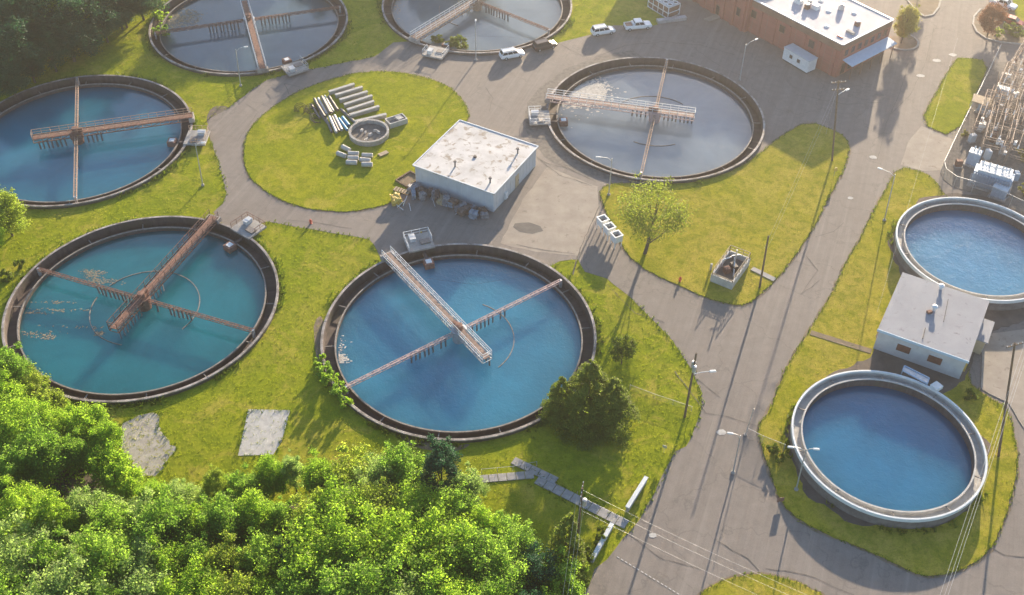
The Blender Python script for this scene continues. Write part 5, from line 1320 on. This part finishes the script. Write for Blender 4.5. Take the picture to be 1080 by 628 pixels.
def trunk_mesh(h, r0, C, seed, lean=(0, 0)):
    rr = random.Random(seed); mb = MB(); n = 5; pts = [Vector((lean[0] * k / n + rr.uniform(-.08, .08) * (k > 0), lean[1] * k / n + rr.uniform(-.08, .08) * (k > 0), h * .72 * k / n)) for k in range(n + 1)]
    for k in range(n): mb.tube(pts[k], pts[k + 1], r0 * (1 - .15 * k), r0 * (1 - .15 * (k + 1)), 8)
    if C is not None:
        for c in C[:10]:
            c = Vector(c); k = max(1, min(n, int(n * min(1, c.z / h) * .8))); mid = pts[k].lerp(c, .5) + Vector((0, 0, -.2)); mb.tube(pts[k], mid, r0 * .38, r0 * .24, 6); mb.tube(mid, c, r0 * .24, r0 * .08, 6)
    return mb
PROTO = {}
def proto(hue, shape):
    """crown and trunk meshes of a kind of tree, built once"""
    key = (hue, shape)
    if key in PROTO: return PROTO[key]
    sd = abs(hash(hue + shape)) % 1000 if False else sum(ord(c) * (i + 3) for i, c in enumerate(hue + shape)) % 9973
    P = {'round': dict(h=9.5, rad=3.6, z0=1.2, K=60, per=400, leaf=.12), 'tall': dict(h=12.5, rad=3.2, z0=1.4, K=70, per=400, leaf=.12), 'wide': dict(h=8.6, rad=4.5, z0=1.4, K=76, per=430, leaf=.125),
         'bushy': dict(h=5.4, rad=2.8, z0=.2, K=40, per=360, leaf=.115), 'airy': dict(h=14.0, rad=6.4, z0=4.4, K=48, per=230, leaf=.15), 'young': dict(h=4.6, rad=1.9, z0=1.0, K=26, per=130, leaf=.12), 'shrub': dict(h=1.5, rad=1.1, z0=-.2, K=11, per=100, leaf=.13)}
    if shape.startswith('conifer'):
        d = {'conifer': dict(h=13.0, rad=4.4, z0=.5, leaf=.15, n=21000), 'conifer_slim': dict(h=11.0, rad=2.3, z0=.5, leaf=.13, n=11000)}[shape]
        p, n_, s, tn, C = conifer_crown(sd, **d)
    else:
        d = P[shape]; p, n_, s, tn, C = broad_crown(sd, **d)
    cm = leaf_mesh('crown', p, n_, s, LEAF[hue], tn)
    lean = (1.2, .3) if shape == 'airy' else (0, 0)
    o = trunk_mesh(d['h'], {'young': .07, 'shrub': .04, 'airy': .30}.get(shape, .2), C, sd, lean).build('trunk_x', M['bark']); tm = o.data; bpy.data.objects.remove(o)
    PROTO[key] = (cm, tm, d['h']); return PROTO[key]
def tree(name, label, cat, base, hue, shape, h, rz, group, wide=1.0):
    cm, tm, h0 = proto(hue, shape); t = thing(name, label, cat, (base.x, base.y, 0), rz, group); s = h / h0; t.scale = (s * wide, s * wide, s)
    link('crown', cm, t); link('trunk', tm, t); return t

ORDW = ['first', 'second', 'third', 'fourth', 'fifth', 'sixth', 'seventh', 'eighth', 'ninth', 'tenth', 'eleventh', 'twelfth', 'thirteenth', 'fourteenth', 'fifteenth', 'sixteenth', 'seventeenth', 'eighteenth', 'nineteenth', 'twentieth', 'twenty-first', 'twenty-second']
HW = {'bright': 'bright green', 'mid': 'mid green', 'dark': 'dark green', 'silver': 'grey-green', 'olive': 'olive green'}
SW = {'round': 'rounded', 'tall': 'tall', 'wide': 'broad', 'bushy': 'low bushy', 'conifer_slim': 'narrow'}
# wood in the lower left: crown centres row by row (pixel x, y, height, hue, shape)
WOOD = [
    [(12, 392, 7.5, 'mid', 'round'), (32, 406, 5.5, 'olive', 'bushy'), (4, 424, 8, 'bright', 'round'), (50, 425, 5.5, 'olive', 'bushy')],
    [(18, 452, 8.5, 'bright', 'wide'), (62, 448, 7, 'bright', 'round'), (92, 446, 6.5, 'bright', 'bushy'), (112, 462, 6.5, 'bright', 'round'), (78, 476, 7, 'mid', 'round'), (38, 480, 8.5, 'mid', 'wide'), (116, 492, 5.5, 'bright', 'bushy')],
    [(6, 506, 8, 'mid', 'round'), (28, 532, 9, 'bright', 'round'), (132, 508, 5, 'bright', 'bushy'), (160, 522, 6.5, 'bright', 'round'), (196, 524, 7, 'silver', 'round'), (228, 512, 8, 'olive', 'tall'), (256, 516, 7, 'mid', 'round'), (284, 502, 7, 'bright', 'round'), (308, 496, 8, 'silver', 'tall'), (338, 505, 7.5, 'bright', 'round'), (368, 502, 7, 'olive', 'bushy'), (398, 508, 8, 'silver', 'wide'), (424, 500, 8.5, 'mid', 'round'), (466, 498, 11, 'dark', 'tall'), (494, 516, 8.5, 'silver', 'tall')],
    [(4, 560, 9, 'bright', 'wide'), (56, 548, 9, 'bright', 'tall'), (76, 556, 8, 'bright', 'tall'), (100, 540, 7.5, 'silver', 'round'), (120, 556, 8.5, 'mid', 'round'), (146, 546, 7.5, 'silver', 'bushy'), (172, 560, 9, 'mid', 'wide'), (202, 552, 9, 'bright', 'tall'), (236, 552, 9.5, 'mid', 'round'), (268, 548, 8.5, 'bright', 'round'), (298, 546, 9, 'mid', 'tall'), (330, 548, 9, 'olive', 'round'), (360, 552, 9, 'bright', 'wide'), (392, 544, 8.5, 'olive', 'wide'), (420, 535, 7.5, 'silver', 'bushy'), (446, 552, 9, 'bright', 'wide'), (478, 540, 8, 'mid', 'round'), (508, 560, 7.5, 'bright', 'round'), (536, 568, 6.5, 'mid', 'bushy'), (545, 583, 8, 'mid', 'round'), (598, 572, 12, 'dark', 'conifer_slim')],
    [(22, 592, 10, 'silver', 'wide'), (56, 596, 9.5, 'mid', 'round'), (88, 590, 9, 'silver', 'tall'), (116, 596, 10, 'mid', 'wide'), (150, 592, 9.5, 'silver', 'round'), (184, 598, 9.5, 'bright', 'round'), (212, 590, 9, 'mid', 'tall'), (244, 598, 9.5, 'olive', 'round'), (276, 594, 8.5, 'mid', 'round'), (306, 590, 8, 'dark', 'tall'), (340, 588, 10, 'bright', 'wide'), (372, 592, 10.5, 'bright', 'tall'), (404, 588, 10, 'bright', 'wide'), (436, 592, 9.5, 'bright', 'round'), (466, 588, 10, 'bright', 'wide'), (498, 594, 9.5, 'mid', 'round'), (528, 604, 9, 'mid', 'wide'), (562, 606, 8.5, 'dark', 'round'), (588, 612, 7, 'mid', 'bushy')],
    [(8, 634, 10, 'mid', 'wide'), (42, 638, 10, 'silver', 'round'), (76, 632, 10.5, 'silver', 'wide'), (112, 640, 10, 'mid', 'round'), (146, 634, 10, 'silver', 'wide'), (180, 640, 9.5, 'bright', 'tall'), (210, 634, 10, 'bright', 'wide'), (246, 640, 10, 'olive', 'round'), (282, 632, 9, 'bright', 'round'), (316, 640, 10, 'mid', 'wide'), (350, 634, 10, 'mid', 'round'), (384, 632, 10.5, 'mid', 'wide'), (418, 638, 10, 'silver', 'round'), (452, 632, 10, 'mid', 'wide'), (486, 640, 10, 'bright', 'round'), (520, 642, 10, 'mid', 'wide'), (556, 646, 9, 'dark', 'round'), (580, 650, 8, 'mid', 'round')]]
WR = ['beside the teal tank', 'in the clump below the teal tank', 'in the back row of the lower-left wood', 'in the second row of the lower-left wood', 'in the third row of the lower-left wood', 'in the front row of the lower-left wood']
rt_ = random.Random(5)
for ri, row in enumerate(WOOD):
    for k, (x, y, h, hue, sh) in enumerate(sorted(row)):
        b = at(x, y, h * .58)
        tree('conifer' if 'conifer' in sh else 'tree', '%s %s tree, %s from left %s' % (HW[hue], SW[sh], ORDW[k] + (' of those' if ri > 9 else ''), WR[ri]), 'tree', b, hue if 'conifer' not in sh else 'conifer', sh, h * rt_.uniform(.94, 1.1), rt_.uniform(0, 6.28), 'trees of the lower-left wood', rt_.uniform(1.02, 1.28))
# dark trees in the upper left and beyond the top edge
TL_ = [(10, 84, 8, 'dark', 'round'), (2, 56, 12, 'dark', 'wide'), (22, 40, 13, 'dark', 'tall'), (30, 66, 8, 'dark', 'round'), (40, 16, 14, 'dark', 'wide'), (52, 52, 9, 'dark', 'round'), (60, 4, 14, 'mid', 'wide'), (70, 36, 11, 'dark', 'round'), (84, 16, 12, 'dark', 'wide'), (90, 38, 7, 'dark', 'bushy'), (106, 4, 12, 'dark', 'round'), (108, 24, 8, 'dark', 'round'), (128, 6, 9, 'dark', 'round'), (146, -2, 9, 'dark', 'wide'), (126, 18, 5, 'dark', 'bushy'), (8, 10, 15, 'dark', 'wide')]
for k, (x, y, h, hue, sh) in enumerate(sorted(TL_)):
    b = at(x, y, h * .55)
    tree('tree', '%s %s shaded tree, %s from left in the top-left wood' % (HW[hue], SW[sh], ORDW[k]), 'tree', b, hue, sh, h, rt_.uniform(0, 6.28), 'trees of the top-left wood', rt_.uniform(1.25, 1.55))
OFF = [(-150, 214, 15), (-137, 222, 16), (-124, 226, 16), (-112, 232, 16), (-101, 236, 16), (-91, 238, 15), (-82, 240, 14), (-74, 243, 13), (-48, 242, 19), (-30, 238, 15), (-19, 240, 17), (-8, 240, 13), (-62, 262, 13)]
for k, (x, y, h) in enumerate(OFF):
    tree('tree', 'dark tree beyond the top edge, %s from left in the row behind the far tanks' % ORDW[k] if k < 12 else 'dark tree set back behind the row beyond the top-left tank', 'tree', Vector((x, y, 0)), 'dark', ['tall', 'wide', 'round'][k % 3], h, rt_.uniform(0, 6.28), 'trees behind the far tanks', 1.55)
# single trees
tree('lawn_tree', 'airy yellow-green tree with leaning trunk on the tree lawn', 'tree', at(680, 268), 'lawn_olive', 'airy', 13.5, .2, None, 1.12)
tree('young_tree', 'small thin young tree right of the bright blue tank', 'tree', at(655.5, 384), 'weed', 'young', 5.6, 1.0, None, 1.15)
tree('conifer', 'largest bushy conifer overhanging the bright blue tank', 'conifer', at(618, 446), 'conifer', 'conifer', 12.0, .4, 'conifers by the bright blue tank', 1.15)
tree('conifer', 'smallest conifer, left of the big one by the blue tank', 'conifer', at(590, 443), 'conifer', 'conifer', 8.5, 2.1, 'conifers by the bright blue tank', 1.0)
tree('conifer', 'conifer on the right of the big one by the blue tank', 'conifer', at(643, 450), 'conifer', 'conifer', 9.5, 4.0, 'conifers by the bright blue tank', 1.25)
tree('planter_tree', 'golden green tree in the kerbed planter beside the brick building', 'tree', at(950, 46), 'gold', 'round', 8.5, .7, None, 1.0)
tree('planter_tree', 'copper-leaved tree in the kerbed planter at top right', 'tree', at(1041, 38), 'red', 'round', 7.5, 1.7, None, 1.15)
tree('planter_tree', 'olive tree at the top edge behind the brick building', 'tree', at(968, -2), 'olive', 'round', 7.5, 2.7, None, 1.0)
tree('lone_tree', 'broad olive green tree at the left edge between the two left tanks', 'tree', at(4, 226, 4.5), 'olive', 'wide', 8.5, .3, None, 1.0)
tree('lone_tree', 'small bright tree at the left edge below the broad olive one', 'tree', at(-8, 252, 3), 'bright', 'round', 6.5, 1.3, None, 1.1)
SHR = [(10, 296, 1.8, 'weed', 'bright weedy shrub at the left edge above the teal tank'), (22, 282, 1.4, 'weed', 'low weedy shrub on the slope left of the teal tank'), (338, 383, 1.5, 'bright', 'topmost shrub along the left wall of the bright blue tank'), (343, 396, 1.9, 'mid', 'second shrub down along the left wall of the bright blue tank'), (350, 408, 2.1, 'bright', 'third shrub down along the left wall of the bright blue tank'), (358, 418, 2.2, 'mid', 'fourth shrub down along the left wall of the bright blue tank'), (366, 428, 1.7, 'bright', 'lowest shrub along the left wall of the bright blue tank'),
       (1063, 36, 2.2, 'weed', 'yellow-green shrub in the top right planter'), (1052, 38, 1.8, 'olive', 'olive shrub beside the copper-leaved tree'), (1074, 40, 2.0, 'weed', 'yellow-green shrub at the right edge of the planter'), (1077, 168, 2.4, 'gold', 'yellow shrub at the right edge inside the substation'), (1079, 208, 2.2, 'gold', 'yellow shrub at the right edge below the transformer'),
       (1018, 145, 1.2, 'gold', 'small yellow shrub inside the substation fence'), (632, 574, 1.3, 'weed', 'bright shrub behind the lower white-topped wall'), (622, 588, 1.4, 'weed', 'bright shrub at the lower end of the white-topped wall'), (636, 562, 1.2, 'weed', 'bright shrub at the upper end of the lower wall'), (612, 604, 1.5, 'bright', 'shrub at the foot of the utility pole'), (814, 478, 1.4, 'weed', 'bright weeds at the wire gate by the lower raised tank'), (822, 487, 1.2, 'weed', 'small weeds below the wire gate'),
       (1023, 421, 1.5, 'weed', 'small shrub at the corner of the metal-roofed shed'), (958, 102, 1.0, 'olive', 'tiny shrub in the shade near the brick building') , (1005, 70, 1.0, 'olive', 'tiny shrub at the tip of the grass strip')][:20]
for k, (x, y, h, hue, lab) in enumerate(SHR): tree('shrub', lab, 'shrub', at(x, y), hue, 'shrub', h, k * 1.3, 'shrubs', rt_.uniform(1.0, 1.3))
for k, (x, y, h, hue, lab) in enumerate([(172, 22, 2.3, 'bright', 'upper bush growing inside the top-left tank'), (170, 37, 2.0, 'mid', 'lower bush growing inside the top-left tank'), (483, 50, 2.3, 'weed', 'yellow bush growing inside the top-centre tank wall'), (461, 46, 1.6, 'weed', 'small yellow bush left of the other in the top-centre tank'), (477, 50, 1.8, 'weed', 'low yellow bush between the two in the top-centre tank')]):
    tree('tank_bush', lab, 'bush', at(x, y, -1.0), hue, 'shrub', h, k, 'bushes growing inside tanks', 1.6).location.z = -1.05

# woodland floor and undergrowth
WP = pp([(-260, 380), (20, 430), (70, 440), (120, 500), (150, 545), (250, 545), (330, 525), (440, 530), (490, 545), (520, 575), (560, 595), (600, 640), (598, 760), (500, 900), (-300, 900)])
region('woodland_floor', jitter(WP, 1.5, .5, 31), .016, M['dirt_dark'], 0)
def scatter(poly, n, r):
    a = np.array(poly); lo = a.min(0); hi = a.max(0); out = np.zeros((0, 2))
    while len(out) < n:
        q = r.uniform(lo, hi, (n * 2, 2)); out = np.concatenate([out, q[inside(poly, q[:, 0], q[:, 1])]])
    return out[:n]
r_ = np.random.RandomState(3); WV = pp([(-40, 415), (20, 430), (70, 440), (120, 500), (150, 545), (250, 545), (330, 525), (440, 530), (490, 545), (520, 575), (560, 595), (605, 640), (598, 720), (-40, 720)])
q = scatter(WV, 26000, r_); P = np.column_stack([q, r_.uniform(.05, 1.1, len(q)) ** 1.5]); o = link('undergrowth', leaf_mesh('undergrowth', P, r_.normal(size=P.shape) * .6 + [0, 0, 1], r_.uniform(.1, .3, len(P)), LEAF['mid'], r_.uniform(0, 1, len(P)))); tag(o, 'dense green undergrowth beneath the lower-left wood', 'undergrowth', kind='stuff')

# grass tufts and weeds
def tufts(name, label, P, hgt, mat, seed, blades=3, wd=.05, z=.0):
    r = np.random.RandomState(seed); n = len(P) * blades; B = np.repeat(P, blades, 0) + r.normal(size=(n, 3)) * [.09, .09, 0]; a = r.uniform(0, 6.283, n); h = hgt * r.uniform(.5, 1.4, n); w_ = wd * r.uniform(.7, 1.6, n)
    d = np.stack([np.cos(a), np.sin(a), 0 * a], 1) * w_[:, None]; tip = B + np.stack([r.normal(size=n) * .5 * h, r.normal(size=n) * .5 * h, h], 1); B[:, 2] -= .02
    co = np.stack([B - d, B + d, tip], 1).reshape(-1, 3); me = bpy.data.meshes.new(name); me.vertices.add(3 * n); me.vertices.foreach_set('co', co.astype(np.float32).ravel()); me.loops.add(3 * n); me.loops.foreach_set('vertex_index', np.arange(3 * n, dtype=np.int32)); me.polygons.add(n); me.polygons.foreach_set('loop_start', np.arange(0, 3 * n, 3, dtype=np.int32)); me.polygons.foreach_set('loop_total', np.full(n, 3, np.int32))
    at_ = me.attributes.new('tone', 'FLOAT', 'POINT'); at_.data.foreach_set('value', np.repeat(r.uniform(0, 1, n), 3).astype(np.float32)); me.update(calc_edges=True); me.materials.append(mat); return tag(link(name, me), label, 'grass', kind='stuff')
def clear_of(q, polys):
    k = np.ones(len(q), bool)
    for p in polys: k &= ~inside(p, q[:, 0], q[:, 1])
    for hx, hy, hr in HOLES: k &= (q[:, 0] - hx) ** 2 + (q[:, 1] - hy) ** 2 > (hr + .3) ** 2
    return q[k]
r_ = np.random.RandomState(9)
VIEW = pp([(-30, 180), (0, -10), (640, -10), (740, 350), (740, 650), (-30, 650)])
q = clear_of(scatter(VIEW, 70000, r_), [ROAD, WV]); tufts('meadow_tufts', 'short grass tufts across the meadow round the tanks', np.column_stack([q, 0 * q[:, 0]]), .17, M['blade'], 1, 3, .035)
qs = []
for nm, pl, m in LAWNS: A = abs(sum(pl[i - 1][0] * pl[i][1] - pl[i][0] * pl[i - 1][1] for i in range(len(pl)))) / 2; qs.append(scatter(pl, int(A * 2.5), r_))
q = clear_of(np.concatenate(qs), [pp([(936, 255), (970, 210), (1010, 204), (1100, 215), (1150, 330), (1080, 338), (1017, 402), (992, 418), (1045, 470), (1040, 500), (985, 558), (900, 553), (852, 525), (832, 480), (828, 452), (850, 412), (885, 390), (926, 350)])])
tufts('lawn_tufts', 'short grass tufts on the mown lawns between roads', np.column_stack([q, 0 * q[:, 0] + .09]), .12, M['blade'], 2, 3, .03)
ps = []
for k, (hx, hy, hr) in enumerate(HOLES):
    n = 700 if k < 6 else 350; a = r_.uniform(0, 6.283, n); keep = np.sin(a * 3 + k) + np.sin(a * 7 + 2 * k) * .7 > -.3; a = a[keep]; rr = hr + .35 + np.abs(r_.normal(size=len(a))) * .45; ps.append(np.column_stack([hx + rr * np.cos(a), hy + rr * np.sin(a)]))
q = np.concatenate(ps); q = q[~(inside(ROAD, q[:, 0], q[:, 1]) & ~inside(LAWN_ROUND, q[:, 0], q[:, 1]) & ~inside(LAWN_TREE, q[:, 0], q[:, 1]))]
tufts('rim_weeds', 'taller weeds growing along the tank walls', np.column_stack([q, 0 * q[:, 0] + .05]), .55, LEAF['weed'], 3, 4, .08)
ps = []
for nm, pl, m in LAWNS:
    L = jitter(smooth_poly(pl, 1), .35, .18, 5); ps.append(np.array(L))
E2 = [(282, 234), (320, 241), (362, 248), (390, 253)], [(222, 150), (228, 165), (234, 185), (239, 204), (235, 215)], [(665, 314), (685, 334), (710, 361), (730, 391), (740, 414), (740, 431), (732, 454), (712, 476), (690, 521), (657, 568)], [(240, 115), (262, 97), (280, 85), (305, 78), (335, 72), (395, 60)]
E2 = list(E2) + [[(262, 432), (306, 433), (297, 466), (288, 480), (251, 481), (262, 432)], [(127, 448), (140, 441), (158, 435), (169, 437), (166, 452), (176, 462), (188, 474), (176, 484), (172, 497), (150, 504)], [(541, 488), (566, 499), (590, 511), (661, 548)], [(556, 508), (610, 536), (655, 560)]]
for e in E2:
    pts = [at(x, y) for x, y in e]
    for a, b in zip(pts[:-1], pts[1:]):
        n = int((b - a).length / .35); ps.append(np.array([tuple(a.lerp(b, (k + .5) / n)[:2]) for k in range(n)]) + r_.normal(size=(n, 2)) * .2)
q = clear_of(np.concatenate(ps), []); tufts('verge_weeds', 'ragged weeds along the road edges', np.column_stack([q, 0 * q[:, 0] + .05]), .26, LEAF['weed'], 4, 3, .07)

# ------------------------------------------------------------------ haze in the air
def haze():
    m = bpy.data.materials.new('evening_haze'); m.use_nodes = True; t = m.node_tree; t.nodes.clear()
    v = t.nodes.new('ShaderNodeVolumePrincipled'); v.inputs['Color'].default_value = (1.0, .93, .90, 1); v.inputs['Density'].default_value = .00050; v.inputs['Anisotropy'].default_value = .82
    o = t.nodes.new('ShaderNodeOutputMaterial'); t.links.new(v.outputs[0], o.inputs['Volume'])
    b = MB().box((0, 330, 57.0), (1900, 1500, 117.0)).build('haze', m); tag(b, 'thin warm evening haze filling the air', 'haze', kind='stuff')
haze()
